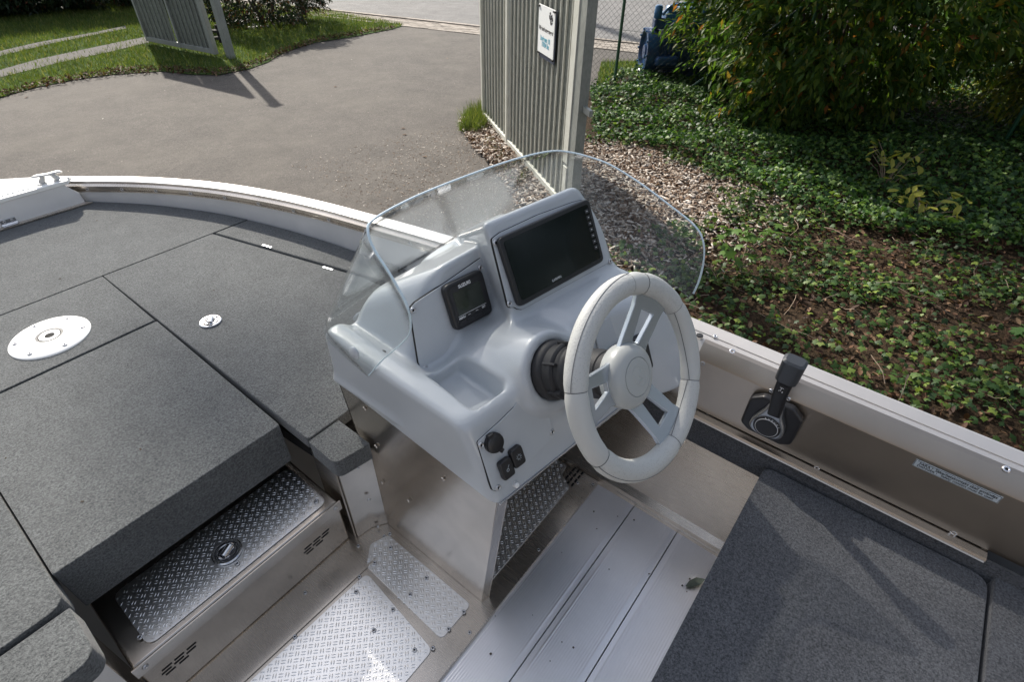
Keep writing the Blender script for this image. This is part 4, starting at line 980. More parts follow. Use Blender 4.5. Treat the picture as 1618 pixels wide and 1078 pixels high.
for x0 in (.262, -.058):
    for r_, (dx, dz) in enumerate(((-.03, .008), (-.006, .008), (.018, .008), (-.034, -.002), (-.010, -.002), (.014, -.002), (-.030, -.012), (-.004, -.012))):
        boxo('vent_slot', (x0+dx, YF, .085+dz), (.019, .0016, .0026), DARK, st)
# front panel beneath, screws along floor flange
boxo('floor_frame', (.35, .595, -.012), (1.30, .47, .022), ALUX, BOAT, .002)
for u, v in ((482, 937), (566, 863), (616, 844), (607, 848)): bolt(onz(u, v, 0)+np.array([0, 0, -.001]), (0, 0, 1), .0045, BOAT)
prism('floor_flange_fold', [(-.6, .680), (.335, .664), (.335, .669), (-.6, .686)], 0.0, .0025, ALUX, BOAT)
# column between step and console
cp = [(.345, .743), (.386, .740), (.389, .728), (.420, .722), (.424, .74), (.424, .83), (.345, .83)]
cp = [(onz(567.5, 849, 0)[0]-.002, .744), (.384, .738), (.418, .716), (.424, .72), (.424, .84), (.343, .84)]
col = prism('deck_support_column', cp, 0, .30, ALU, BOAT, .0015, 1)
for u, v in ((565.5, 738.5), (582, 789), (596.5, 832)):
    q = on(u, v, 1, .726); bolt((q[0], q[1]-.002, q[2]), (-.5, -1, 0), .0042, col)
prism('deck_support_column', [(.207-a, b) for a, b in cp], 0, .29, ALU, BOAT, .0015, 1)
boxo('column_side_rib', (.341, .79, .15), (.004, .08, .30), ALU, col)
# floor tread plates
f1 = [tuple(onz(u, v, 0)[:2]) for u, v in ((380, 1100), (560, 905), (697, 1022), (650, 1078))]
tp = tread('floor_tread_plate', [(-.30, .412), (.273, .412), (.297, .655), (-.30, .668)], -.0008, BOAT, r=.016)
for u, v in ((568, 912), (563, 936), (621, 964), (591, 997), (684, 1025), (655, 1028), (466, 1007)): bolt(onz(u, v, .003), (0, 0, 1), .0046, tp)
tp = tread('floor_tread_plate', [(.300, .412), (.396, .412), (.396, .690), (.35, .706), (.307, .668)], -.0008, BOAT, r=.014)
for u, v in ((617, 866), (592, 890), (674, 914), (648, 940), (733, 968), (709, 995)): bolt(onz(u, v, .003), (0, 0, 1), .0046, tp)
tp = tread('helm_tread_plate', [(.455, .412), (.80, .412), (.825, .455), (.86, .46), (.85, .66), (.455, .66)], -.0008, BOAT, r=.012)
for dx in range(4):
    for dy in range(3):
        boxo('vent_slot', (.815+dx*.016-dy*.002, .412+dy*.013, .0008), (.011, .005, .0012), DARK, BOAT)
for u, v in ((851, 869), (742, 1000), (913, 763)): bolt(onz(u, v, 0)+np.array([0, 0, -.001]), (0, 0, 1), .0042, BOAT)

# ---- ribbed floor planks running across the boat
PW = .1235
def plank(y1, k):
    prof = [(0, -.016), (0, -.0105), (.0008, -.0085), (.010, -.0085)]
    nr = 15; x0_ = .0115; nr = 17; pit = (PW-.0022-.0105-x0_)/nr
    for q in range(nr):
        for h_ in (0, .25, .5, .75): prof.append((x0_+(q+h_)*pit, -.0085+.0003*(1-math.cos(h_*6.2832))))
    prof += [(PW-.0125, -.0085), (PW-.0022, -.0085), (PW-.0012, -.0105), (PW-.0012, -.016)]
    xl, xr = -.66, .868
    V = [(xl, y1-a, z) for a, z in prof]+[(xr, y1-a, z) for a, z in prof]; n = len(prof)
    F = [(i, i+1, n+i+1, n+i) for i in range(n-1)]
    o = meshobj('floor_plank', V, F, PLANK, BOAT, True); e = o.modifiers.new('edge', 'EDGE_SPLIT'); e.split_angle = math.radians(38); return o
for k in range(8): plank(.371-k*PW, k)
boxo('underfloor_sheet', (.10, -.15, -.026), (1.56, 1.05, .018), DARK, BOAT)
boxo('floor_edge_rail', (.880, -.28, -.005), (.020, 1.32, .016), ALUX, BOAT, .002)
for u, v in ((1079, 825), (937, 766)): bolt(onz(u, v, 0)+np.array([0, 0, .002]), (0, 0, 1), .0042, BOAT)

# ---- aft carpeted lid and surrounds
za = .268
alid = [(.30, .013), (.941, .013), (.957, -.02), (.957, -.378), (.94, -.405), (.30, -.405)]
pad('aft_hatch_lid', [(.30, .014), (.955, .014), (.957, -.405), (.30, -.405)], za, .034, [.004, .022, .03, .004], CARPET2, .006)
pad('aft_deck_carpet', [(.30, -.412), (.995, -.412), (.995, -1.3), (.30, -1.3)], za+.004, .05, [.004, .02, .004, .004], CARPET2, .008)
prism('aft_box_front', [(.31, -.01), (.94, -.01), (.94, .002), (.31, .002)], -.01, za-.034, ALUX, BOAT)
prism('aft_box_side', [(.31, -1.2), (.322, -1.2), (.322, -.01), (.31, -.01)], -.01, za-.034, ALUX, BOAT)

# ---- throttle mounting plate on the starboard side panel, with label
XS = .9845
ov = []
top = [(1117, 556, 'g'), (1612, 860, 'g')]
y0, y1 = onx(1100, 640, .983)[1], onx(1560, 905, .985)[1]
ya, yb_ = .234, -.498
V = []; F = []
secn = [(-.0185, .312), (-.0150, .449), (-.0140, .4510), (.0070, .4795), (.0150, .4835)]
n = 24; cols = []
for i in range(n+1):
    t = i/n; y = ya+(yb_-ya)*t; e = min(t, 1-t)*abs(ya-yb_)
    cut = max(0, 1-e/.035); lo = .312+.03*(1-math.sqrt(max(0, 1-cut*cut))); hi = 1-(.35*cut**2)
    row = []
    for q, (o_, z) in enumerate(secn):
        zz = max(z, lo); row.append((1.0+o_-(.0006 if z > .45 else .0012)-.0006, y, zz+(.0012 if z > .45 else 0)))
    cols.append(row)
for row in cols: V += row
for i in range(n):
    for q in range(4): F.append((i*5+q, i*5+q+1, (i+1)*5+q+1, (i+1)*5+q))
mp_ = meshobj('throttle_mounting_plate', V, F, ALUB, BOAT, True)
s_ = mp_.modifiers.new('thick', 'SOLIDIFY'); s_.thickness = .0018; s_.offset = 0
e = mp_.modifiers.new('edge', 'EDGE_SPLIT'); e.split_angle = math.radians(17)
for u, v in ((1157, 556), (1355, 628), (1491, 686), (1590, 742)): bolt(onz(u, v, .482), (-.5, 0, 1), .0062, BOAT, CHROME)
for u, v in ((1117, 657), (1291, 739), (1507, 842)): bolt(onx(u, v, .9815), (-1, 0, 0), .0062, BOAT, CHROME)
for u, v in ((1111, 574), (1559, 864)): bolt(onx(u, v, .984), (-1, 0, 0), .0055, BOAT)
for u, v in ((1093, 516), (1130, 532), (1237, 578)): bolt(onz(u, v, .4895), (-.2, 0, 1), .0045, BOAT, CHROME)
lathe('rubber_grommet', [(.0075, 0), (.0075, .0025), (.005, .003)], BLKM, BOAT, None, 20, tuple(onz(1105.5, 531, .4885)))
# warning label
L0, L1 = onx(1443, 733, .9805), onx(1590, 785, .9805)
cy = (L0[1]+L1[1])/2
class F_: pass
lab = Plane((.9800, cy, .4255), 90, 2)
lab.r = np.array([0, -1.0, 0]); lab.n = np.array([-1.0, 0, 0]); lab.u = np.cross(lab.n, lab.r); lab.u = np.array([0, 0, 1.0])
ends = [lab.at(1450, 723), lab.at(1590, 782), lab.at(1583, 796), lab.at(1441, 734)]
w_ = abs(ends[1][0]-ends[0][0]); cxa = (ends[0][0]+ends[1][0])/2; hh = .0185; cb_ = (ends[0][1]+ends[3][1])/2-.003
lb = boxo('warning_label', (cxa, cb_, .0), (w_, hh, .0006), STICK, BOAT, 0, frame=lab)
boxo('label_border', (cxa, cb_, .0006), (w_*.985, hh*.86, .0006), LETK, lb, 0, frame=lab)
boxo('label_face', (cxa, cb_, .0009), (w_*.975, hh*.78, .0006), STICK, lb, 0, frame=lab)
textfit('label_line', 'FARA !  Säkerhetskontakt skall användas', fr_mat(lab, cxa+w_*.01, cb_+.0036, .0014), w_*.90, .0066, LETK, lb, bold=.02)
textfit('label_line', 'DANGER !   Safety contact must be used', fr_mat(lab, cxa-w_*.01, cb_-.0036, .0014), w_*.88, .0066, LETK, lb, bold=.02)

# ---- throttle lever
tc = onx(1214, 668, .95)
TY = tc[1]
pl = onx(1223, 655, .981)
fr = Plane((.981, pl[1], pl[2]), 0, 0); fr.r = np.array([0, -1.0, 0]); fr.u = np.array([0, 0, 1.0]); fr.n = np.array([-1.0, 0, 0])
base = prism('throttle_control', round_poly([(-.055, -.045), (-.035, -.058), (.035, -.058), (.055, -.045), (.055, .030), (.030, .050), (-.030, .050), (-.055, .030)], .015, 4), 0, .020, BLK, BOAT, .006, 3, fr)
a, b = fr.at(1213, 672, .034)
hubp = catmull([(a-.034, b-.005), (a-.030, b-.028), (a, b-.037), (a+.030, b-.026), (a+.033, b), (a+.020, b+.030), (a+.012, b+.055), (a-.010, b+.055), (a-.020, b+.030)], 4, True)
prism('throttle_hub', [(q[0], q[1]) for q in hubp], .014, .036, SATCH, base, .006, 3, fr)
lathe('hub_cap', [(.0275, .034), (.0275, .0385), (.0262, .039), (.0005, .0392)], BLK, base, fr, 36, (a, b-.004, 0))
lathe('hub_cap_ring', [(.0232, .0388), (.0232, .0402), (.0222, .0402), (.0222, .0388)], LETW, base, fr, 36, (a, b-.004, 0))
lathe('hub_cap_face', [(.0220, .0386), (.0220, .0405), (.0005, .0407)], BLK, base, fr, 36, (a, b-.004, 0))
for i, ch in enumerate('SUZUKI'):
    th = math.radians(124-i*15)-0.25
    text('hub_lettering', ch, .0060, fr_mat(fr, a+.0252*math.cos(th), b-.004+.0252*math.sin(th), .0396, th-math.pi/2), LETW, base, ext=.0001, bold=.0001)
# lever: arm rises from hub and carries a grip
p0 = fr.at(1228, 628, .040); p1 = fr.at(1238, 598, .055); p2 = fr.at(1252, 583, .062)
P0 = fr.w(a+.002, b+.034, .030); P1 = fr.w(*fr.at(1233, 622, .045), .045); P2 = fr.w(*fr.at(1243, 600, .058), .058); P3 = fr.w(*fr.at(1256, 574, .060), .060)
dirv = Vector(P3)-Vector(P1); dirv.normalize()
def rrect(w, h, r=.006, k=4):
    return round_poly([(-w/2, -h/2), (w/2, -h/2), (w/2, h/2), (-w/2, h/2)], r, k)
lev = sweep('throttle_lever', [P0, P1, P2, P3], lambda t: [(q[0], q[1]) for q in rrect(.026+.006*t, .018)], BLK, BOAT, upv=(-1, 0, .4))
q0 = Vector(P2)+dirv*.002; q1 = q0+dirv*.026; q2 = q0+dirv*.052; q3 = q0+dirv*.056
gp = sweep('lever_grip', [q0, q0+dirv*.004, q1, q2, q3], lambda t: [(q[0]*(1 if t < .9 else .75), q[1]*(1 if t < .9 else .75)) for q in rrect(.040+.003*t, .030, .011)], LEVG, lev, upv=(-1, 0, .4))
qb = Vector(P1).lerp(Vector(P2), .55)
sidev = dirv.cross(Vector((-1, 0, .4))).normalized(); upq = sidev.cross(dirv).normalized()
fq = Plane((0, 0, 0), 0, 0); fq.o = np.array(qb+upq*.0088); fq.r = np.array(sidev); fq.u = np.array(dirv); fq.n = np.array(upq)
prism('trim_switch', round_poly([(-.009, -.013), (.009, -.013), (.009, .013), (-.009, .013)], .005, 3), 0, .0035, BLKM, lev, .001, 2, fq)
for (x0, y0_, x1, y1_) in ((-.004, .006, .003, .006), (-.001, .006, -.001, -.004), (.002, -.007, .004, -.003), (-.004, -.006, -.003, -.002)):
    m_ = ((x0+x1)/2, (y0_+y1_)/2); le = math.hypot(x1-x0, y1_-y0_)
    boxo('switch_symbol', (m_[0], m_[1], .0038), (max(abs(x1-x0), .0012), max(abs(y1_-y0_), .0012), .0004), LETW, lev, 0, frame=fq)
for s in (-1, 1): 
    q = Vector(P1)+sidev*(.017*s)-dirv*.004; bolt(tuple(q), tuple(upq), .0045, lev, CHROME)

# ================================================================ HELM CONSOLE
mo = Plane((.7805, .5015, .7156), -8.2, 26.5)
ga = Plane((.6213, .5859, .6476), -8, 20.6)
re_ = Plane((.41, .39, .56), -8, 26)
wh = Plane((.5873, .2113, .6935), -4.34, 28.4)

def surface_nets(f, lo, hi, h):
    lo = np.array(lo); n = ((np.array(hi)-lo)/h).astype(int)+1
    ax = [lo[i]+np.arange(n[i])*h for i in range(3)]
    X, Y, Z = np.meshgrid(*ax, indexing='ij'); D = f(X, Y, Z).astype(np.float32); S = D < 0
    nx, ny, nz = n
    acc = np.zeros((nx-1, ny-1, nz-1, 3), np.float32); cnt = np.zeros((nx-1, ny-1, nz-1), np.float32)
    corners = [(i, j, k) for i in (0, 1) for j in (0, 1) for k in (0, 1)]
    sl = lambda c: (slice(c[0], nx-1+c[0]), slice(c[1], ny-1+c[1]), slice(c[2], nz-1+c[2]))
    for a in corners:
        for ax_ in range(3):
            if a[ax_] == 0:
                b = list(a); b[ax_] = 1
                da, db = D[sl(a)], D[sl(b)]; m = (da < 0) != (db < 0)
                t = np.where(m, da/np.where(m, da-db, 1), 0)
                for q in range(3):
                    acc[..., q] += np.where(m, a[q]+(t if q == ax_ else 0), 0)
                cnt += m
    act = cnt > 0; idx = -np.ones(act.shape, int); idx[act] = np.arange(act.sum())
    ci = np.argwhere(act); V = (ci+acc[act]/cnt[act][:, None])*h+lo
    F = []
    for ax_ in range(3):
        s0 = [slice(1, -1)]*3; s0[ax_] = slice(0, -1); s1 = [slice(1, -1)]*3; s1[ax_] = slice(1, None)
        A, B = S[tuple(s0)], S[tuple(s1)]
        u_, v_ = (ax_+1) % 3, (ax_+2) % 3
        for m, flip in ((A & ~B, False), (~A & B, True)):
            p = np.argwhere(m)
            p[:, u_] += 1; p[:, v_] += 1
            def cell(du, dv):
                q = p.copy(); q[:, u_] += du; q[:, v_] += dv; return idx[q[:, 0], q[:, 1], q[:, 2]]
            Q = np.stack([cell(-1, -1), cell(0, -1), cell(0, 0), cell(-1, 0)], 1)
            F.append(Q[:, ::-1] if flip else Q)
    F = np.concatenate(F); F = F[(F >= 0).all(1)]
    return V, F
def smax(a, b, k): h = np.clip(.5-.5*(b-a)/k, 0, 1)*1.0; return b*(1-h)+a*h+k*h*(1-h)
def smin(a, b, k): return -smax(-a, -b, k)
def sst(x, a, b): t = np.clip((x-a)/(b-a), 0, 1); return t*t*(3-2*t)
def pd(P, X, Y, Z): return (X-P.o[0])*P.n[0]+(Y-P.o[1])*P.n[1]+(Z-P.o[2])*P.n[2]
def pa(P, X, Y, Z): return (X-P.o[0])*P.r[0]+(Y-P.o[1])*P.r[1]+(Z-P.o[2])*P.r[2]
def pb(P, X, Y, Z): return (X-P.o[0])*P.u[0]+(Y-P.o[1])*P.u[1]+(Z-P.o[2])*P.u[2]
bp = wh.o-wh.n*.19
def dash(X, Y, Z):
    h = .600+.055*(Y-.40)+.040*sst(X, .56, .72)-.034*sst(X, .43, .49)*(1-sst(X, .62, .68))*sst(Y, .50, .57)
    body = smax(.402-X, X-.930, .012)
    body = smax(body, Y-.765-0*X, .02)
    body = smax(body, pd(re_, X, Y, Z)-.035*sst(X, .74, .90), .020)
    body = smax(body, (.446+.1*(Y-.34))-Z, .010)
    body = smax(body, (Z-h)*.98, .018)
    # gauge pod
    a = ga.w(0, .088)
    top = ((Y-a[1])*.58+(Z-a[2]))/1.156
    gp_ = smax(pd(ga, X, Y, Z)+.001, top, .012)
    gp_ = smax(gp_, ((.475-X)*.80+(Z-.60)*.60), .03)
    gp_ = smax(gp_, X-.74, .01); gp_ = smax(gp_, Y-.765, .02); gp_ = np.maximum(gp_, .50-Z)
    # chart plotter pod
    A, Bq = pa(mo, X, Y, Z), pb(mo, X, Y, Z)
    c = mo.w(0, .103); top = ((Y-c[1])*.66+(Z-c[2])+.10*(X-.78))/1.2
    mp = smax(pd(mo, X, Y, Z)+.001, top, .013)
    mp = smax(mp, (X-.630)*-.866+(Y-.49)*.474+(Z-.65)*-.157, .012)
    mp = smax(mp, X-.930, .012); mp = smax(mp, (A-.128)*.90+(Bq-.070)*.42, .022)
    mp = smax(mp, Y-.765, .02); mp = np.maximum(mp, .52-Z)
    d = smin(body, gp_, .014); d = smin(d, mp, .012)
    # steering hump
    rx, ry, rz = X-bp[0], Y-bp[1], Z-bp[2]; ax_ = rx*wh.n[0]+ry*wh.n[1]+rz*wh.n[2]
    rr = np.sqrt(np.maximum(rx*rx+ry*ry+rz*rz-ax_*ax_, 0))
    cyl = smax(rr-.073-.10*np.clip(-ax_, 0, .3), ax_-.010, .012); cyl = np.maximum(cyl, -ax_-.22)
    d = smin(d, cyl, .030)
    d = smax(d, -smax(rr-.054, .004-ax_, .004), .004)
    # storage tray
    ca, sa = math.cos(-.10), math.sin(-.10); tx = (X-.487)*ca+(Y-.478)*sa; ty = -(X-.487)*sa+(Y-.478)*ca
    q0 = np.abs(tx)-.037-(Z-.58)*.12; q1 = np.abs(ty)-.060-(Z-.58)*.15
    tray = smax(smax(q0, q1, .014), (.560-Z), .007)
    d = smax(d, -tray, .006)
    return d
V, F = surface_nets(dash, (.385, .22, .43), (.95, .785, .86), .0036)
dsh = fastmesh('dashboard_shell', V, F, GEL, BOAT, True)
sm_ = dsh.modifiers.new('soften', 'SMOOTH'); sm_.factor = .5; sm_.iterations = 2
# base of the console: side, front and far panels of bent aluminium
side = [(.530, 0), (.528, .0)]
sp = [(.397, .0), (.712, .0), (.762, .490), (.345, .448)]
side_pts = [onx(768, 948, .4145)[1:], onx(611, 833, .4145)[1:], onx(524, 600, .4105)[1:], onx(797, 800, .4105)[1:]]
V = []; 
poly = [(.399, .0), (.712, .0), (.772, .495), (.347, .452)]
V = [(.4145+(.0045 if z < .1 else 0)*1, y, z) for y, z in poly]+[(.4165, y, z) for y, z in poly]
spn = meshobj('console_side_panel', V, [(0, 1, 2, 3)[::-1], (4, 5, 6, 7), (0, 1, 5, 4), (1, 2, 6, 5), (2, 3, 7, 6), (3, 0, 4, 7)], ALU, BOAT); bev(spn, .0008, 1)
lipq = [(.4155, .399, 0), (.4155, .347, .452), (.437, .341, .452), (.437, .393, 0)]
V = lipq+[(a, b+.003, c) for a, b, c in lipq]
o = meshobj('console_return_edge', V, [(0, 1, 2, 3)[::-1], (4, 5, 6, 7), (0, 1, 5, 4)[::-1], (1, 2, 6, 5), (2, 3, 7, 6)[::-1], (3, 0, 4, 7)], ALU, BOAT); bev(o, .001, 1)
for u, v in ((576, 646), (594, 706), (700, 758), (645, 792), (603, 763)): bolt(onx(u, v, .413), (-1, 0, 0), .0045, spn, ALU, sock=False)
prism('console_front_panel', [(.418, .715), (.93, .715), (.93, .722), (.418, .722)], 0, .50, ALU, BOAT)
boxo('console_far_panel', (.928, .60, .24), (.004, .24, .48), ALUX, BOAT)
# floor screws
# --- windshield
K = [((.402, .637, .576), (.402, .634, .582)), ((.402, .652, .579), (.404, .590, .640)), ((.401, .668, .585), (.407, .540, .698)), ((.400, .684, .590), (.409, .513, .737)),
     ((.400, .700, .595), (.410, .510, .782)), ((.400, .716, .600), (.411, .540, .827)), ((.400, .734, .606), (.414, .572, .855)), ((.407, .760, .612), (.421, .590, .876)), ((.432, .776, .618), (.445, .601, .884)),
     ((.55, .780, .628), (.54, .606, .886)), ((.68, .780, .634), (.68, .604, .881)), ((.80, .778, .64), (.79, .597, .875)), ((.89, .772, .643), (.87, .585, .867)), ((.925, .745, .646), (.905, .565, .860)),
     ((.937, .70, .648), (.925, .53, .853)), ((.938, .62, .648), (.932, .485, .846)), ((.938, .54, .648), (.936, .42, .826)), ((.938, .46, .646), (.937, .35, .799)), ((.938, .40, .643), (.938, .298, .776)),
     ((.938, .36, .640), (.938, .275, .752)), ((.938, .325, .636), (.938, .264, .715)), ((.938, .295, .63), (.938, .262, .67)), ((.938, .272, .622), (.938, .266, .635))]
Bc = catmull([k[0] for k in K], 4); Tc = catmull([k[1] for k in K], 4)
nt_ = 7; V = []; F = []
for b, t in zip(Bc, Tc):
    for k in range(nt_+1): V.append(b+(t-b)*k/nt_)
m_ = len(Bc)
for i in range(m_-1):
    for k in range(nt_): F.append((i*(nt_+1)+k, (i+1)*(nt_+1)+k, (i+1)*(nt_+1)+k+1, i*(nt_+1)+k+1))
ws = meshobj('windshield', V, F, GLASS, BOAT, True)
so_ = ws.modifiers.new('thick', 'SOLIDIFY'); so_.thickness = .003; so_.offset = 0
ed = sweep('windshield_edge', Tc, [(-.0019, -.0010), (.0019, -.0010), (.0019, .0006), (.001, .0013), (-.001, .0013), (-.0019, .0006)], GEDGE, ws)
for c_ in ((.399, .706, .592), (.402, .70, .575)): pass
q = onx(561, 557, .397); lathe('windshield_knob', [(.012, 0), (.012, .003), (.009, .006), (.002, .007)], GEL, ws, Plane(q, -90, 5), 24)
q = onz(604.5, 558, .606); lathe('rubber_button', [(.0065, 0), (.0065, .002), (.003, .003)], BLKM, dsh, None, 20, tuple(q))
q = ony(690, 402, .781); lathe('windshield_knob', [(.010, 0), (.010, .003), (.003, .006)], WHITEP, ws, Plane(q, 180, 20), 20)
q = onx(566, 505, .62); q = ony(566, 501, .781); lathe('windshield_knob', [(.011, 0), (.011, .003), (.003, .006)], GEL, ws, Plane(q, 180, 20), 20)

# --- plotter plate + plotter
def plate(name, P, px, th, r=.006, off=0.0, m=PLATE, parent=dsh, shrink=None):
    pts = [P.at(u, v, off+th) for u, v in px]
    sh = prism(name+'_gasket', round_poly([(a*1.0, b) for a, b in pts], r, 4), off-.004, off+.0006, DARK, parent, 0, frame=P)
    cx = sum(p[0] for p in pts)/len(pts); cy = sum(p[1] for p in pts)/len(pts)
    sh.data.transform(Matrix.Identity(4))
    pp = [(cx+(a-cx)*.992, cy+(b-cy)*.988) for a, b in pts]
    return prism(name, round_poly(pp, r, 4), off+.0004, off+th, m, parent, .0008, 2, P)
pm = plate('plotter_plate', mo, [(777, 377), (790, 367), (850, 339), (905, 319), (920, 315), (932, 327), (967, 413), (825, 490), (818, 489), (813, 486), (806, 487), (803, 482)], .003)
cor = [mo.at(u, v, .012) for u, v in ((785, 376), (931, 314), (954, 410), (821, 489))]
x0 = (cor[0][0]+cor[3][0])/2; x1 = (cor[1][0]+cor[2][0])/2; yt = (cor[0][1]+cor[1][1])/2; yb2 = (cor[2][1]+cor[3][1])/2
bez = prism('chart_plotter', round_poly([(x0, yb2), (x1, yb2), (x1, yt), (x0, yt)], .012, 3), .003, .013, BLK, BOAT, .003, 3, mo)
wb, hb = x1-x0, yt-yb2
scr = prism('plotter_glass', round_poly([(x0+.010, yb2+.010), (x1-.009, yb2+.010), (x1-.009, yt-.009), (x0+.010, yt-.009)], .006, 3), .0128, .0138, SCREEN, bez, 0, frame=mo)
prism('display_area', [(x0+.020, yb2+.022), (x1-.033, yb2+.022), (x1-.033, yt-.016), (x0+.020, yt-.016)], .0136, .0141, SCREEN, bez, 0, frame=mo)
for k in range(7):
    yy = yt-.022-k*.0125
    boxo('plotter_button', (x1-.0165, yy, .0141), (.011, .0085, .0006), BLKM, bez, .0002, frame=mo)
    boxo('button_mark', (x1-.0165, yy, .0146), (.0028, .0016, .0002), LETW, bez, 0, frame=mo)
text('plotter_lettering', 'GARMIN', .0068, fr_mat(mo, (x0+x1)/2-.018, yb2+.0155, .0140), LETW, bez, ext=.0001)
for u, v in ((783, 384), (805, 480), (964, 413)): 
    a, b = mo.at(u, v, .003); bolt(mo.w(a, b, .003), mo.n, .0052, pm)
# --- gauge plate + engine gauge
pg = plate('gauge_plate', ga, [(648, 487), (656, 478), (700, 449), (760, 407), (771, 405), (777, 412), (791, 489), (776, 500), (740, 526), (733, 536), (728, 552), (680, 586), (667, 587), (662, 575)], .003)
c4 = [ga.at(u, v, .016) for u, v in ((700, 452), (762, 425), (779, 492), (720, 528))]
x0 = (c4[0][0]+c4[3][0])/2; x1 = (c4[1][0]+c4[2][0])/2; yt = (c4[0][1]+c4[1][1])/2; yb2 = (c4[2][1]+c4[3][1])/2
gg = prism('engine_gauge', round_poly([(x0, yb2), (x1, yb2), (x1, yt), (x0, yt)], .014, 4), .003, .018, BLK, BOAT, .005, 3, ga)
wg, hg = x1-x0, yt-yb2; gx = (x0+x1)/2
prism('gauge_face', round_poly([(x0+.008, yb2+.008), (x1-.008, yb2+.008), (x1-.008, yt-.008), (x0+.008, yt-.008)], .008, 3), .0178, .0186, BLKM, gg, 0, frame=ga)
prism('gauge_screen', [(gx-wg*.34, yb2+hg*.30), (gx+wg*.34, yb2+hg*.30), (gx+wg*.34, yb2+hg*.80), (gx-wg*.34, yb2+hg*.80)], .0185, .0190, SCREEN2, gg, 0, frame=ga)
boxo('gauge_line', (gx, yb2+hg*.285, .0188), (wg*.72, .0007, .0004), LETW, gg, 0, frame=ga)
text('gauge_lettering', 'SUZUKI', .0085, fr_mat(ga, gx-.002, yb2+hg*.865, .0188), LETW, gg, ext=.0001, bold=.0003)
text('gauge_lettering', 'MENU', .0056, fr_mat(ga, gx-wg*.28, yb2+hg*.235, .0188), LETW, gg, ext=.0001, bold=.0002)
text('gauge_lettering', 'SET', .0056, fr_mat(ga, gx+wg*.28, yb2+hg*.235, .0188), LETW, gg, ext=.0001, bold=.0002)
for s, sx in ((-1, -.1), (1, .1)):
    for q in (-1, 1): boxo('arrow_mark', (0, 0, 0), (.0034, .0009, .0004), LETW, gg, 0, frame=Plane(ga.w(gx+wg*sx+q*.0011, yb2+hg*.235, .0189), -8, 20.6)).rotation_euler = (0, 0, 0)
for k in range(4): prism('gauge_button', round_poly([(gx+wg*(-.39+k*.20), yb2+hg*.09), (gx+wg*(-.21+k*.20), yb2+hg*.09), (gx+wg*(-.21+k*.20), yb2+hg*.18), (gx+wg*(-.39+k*.20), yb2+hg*.18)], .004, 3), .018, .0202, BLK, gg, .0008, 2, ga)
for u, v in ((652.5, 490.5), (759, 423), (672, 582)):
    a, b = ga.at(u, v, .003); bolt(ga.w(a, b, .003), ga.n, .0054, pg)
# --- switch plate
pw = plate('switch_plate', re_, [(754, 699), (790, 666), (813, 643), (821, 619), (829, 615), (836, 620), (846, 640), (862, 645), (868, 658), (876, 690), (870, 697), (786, 778), (779, 776), (776, 768)], .003, r=.005)
for u, v in ((829, 623), (760, 704), (872, 683), (787, 771)):
    a, b = re_.at(u, v, .003); bolt(re_.w(a, b, .003), re_.n, .0052, pw)
a, b = re_.at(785, 700, .012)
sk = lathe('socket_cap', [(.0175, .003), (.0175, .009), (.0162, .009), (.0162, .013), (.0140, .0145), (.001, .0148)], BLK, BOAT, re_, 30, (a-.002, b, 0))
boxo('socket_hinge', (a-.006, b+.0165, .009), (.010, .006, .010), BLK, sk, .001, frame=re_)
boxo('socket_tab', (a+.006, b-.019, .008), (.008, .008, .005), BLK, sk, .001, rz=.4, frame=re_)
for (u, v), sym in (((802, 741), 'h'), ((819, 722), 'l')):
    a, b = re_.at(u, v, .012)
    sw = prism('rocker_switch', round_poly([(a-.0135, b-.018), (a+.0125, b-.018), (a+.0125, b+.018), (a-.0135, b+.018)], .006, 4), .003, .014, BLK, BOAT, .003, 3, re_)
    if sym == 'l':
        for k in range(8):
            th = k*math.pi/4; boxo('switch_symbol', (a+.0042*math.cos(th), b+.0042*math.sin(th), .0142), (.0030, .0007, .0003), STICK, sw, 0, rz=th, frame=re_)
    else:
        pts_ = [(a-.004, b-.002), (a-.002, b-.004), (a+.001, b-.003), (a+.001, b), (a-.002, b+.001)]
        for i in range(5):
            (p0, p1), (q0_, q1_) = pts_[i], pts_[(i+1) % 5]
            boxo('switch_symbol', ((p0+q0_)/2, (p1+q1_)/2, .0142), (math.hypot(q0_-p0, q1_-p1), .0007, .0003), STICK, sw, 0, rz=math.atan2(q1_-p1, q0_-p0), frame=re_)
        boxo('switch_symbol', (a+.002, b+.004, .0142), (.006, .0007, .0003), STICK, sw, 0, rz=.8, frame=re_)
q = re_.at(816, 767, .004); lathe('dash_button', [(.005, -.004), (.005, .006), (.003, .008)], WHITEP, dsh, re_, 18, (q[0], q[1], 0))
boxo('dash_edge_trim', (.235, -.1185, .002), (.46, .003, .004), STEEL, dsh, .0008, frame=re_)
# radio to starboard of the steering column
pr_ = prism('radio_plate', round_poly([(.318, .012), (.432, .012), (.432, .068), (.318, .068)], .008, 3), .001, .005, PLATE, dsh, .0008, 1, re_)
ra = prism('marine_radio', round_poly([(.300, -.075), (.436, -.075), (.436, .008), (.300, .008)], .008, 3), .002, .026, BLK, BOAT, .004, 2, re_)
lathe('radio_knob', [(.010, .03), (.010, .042), (.008, .045)], CHROME, ra, re_, 20, (.330, -.020, 0))
bolt(re_.w(.418, .055, .005), re_.n, .004, pr_)
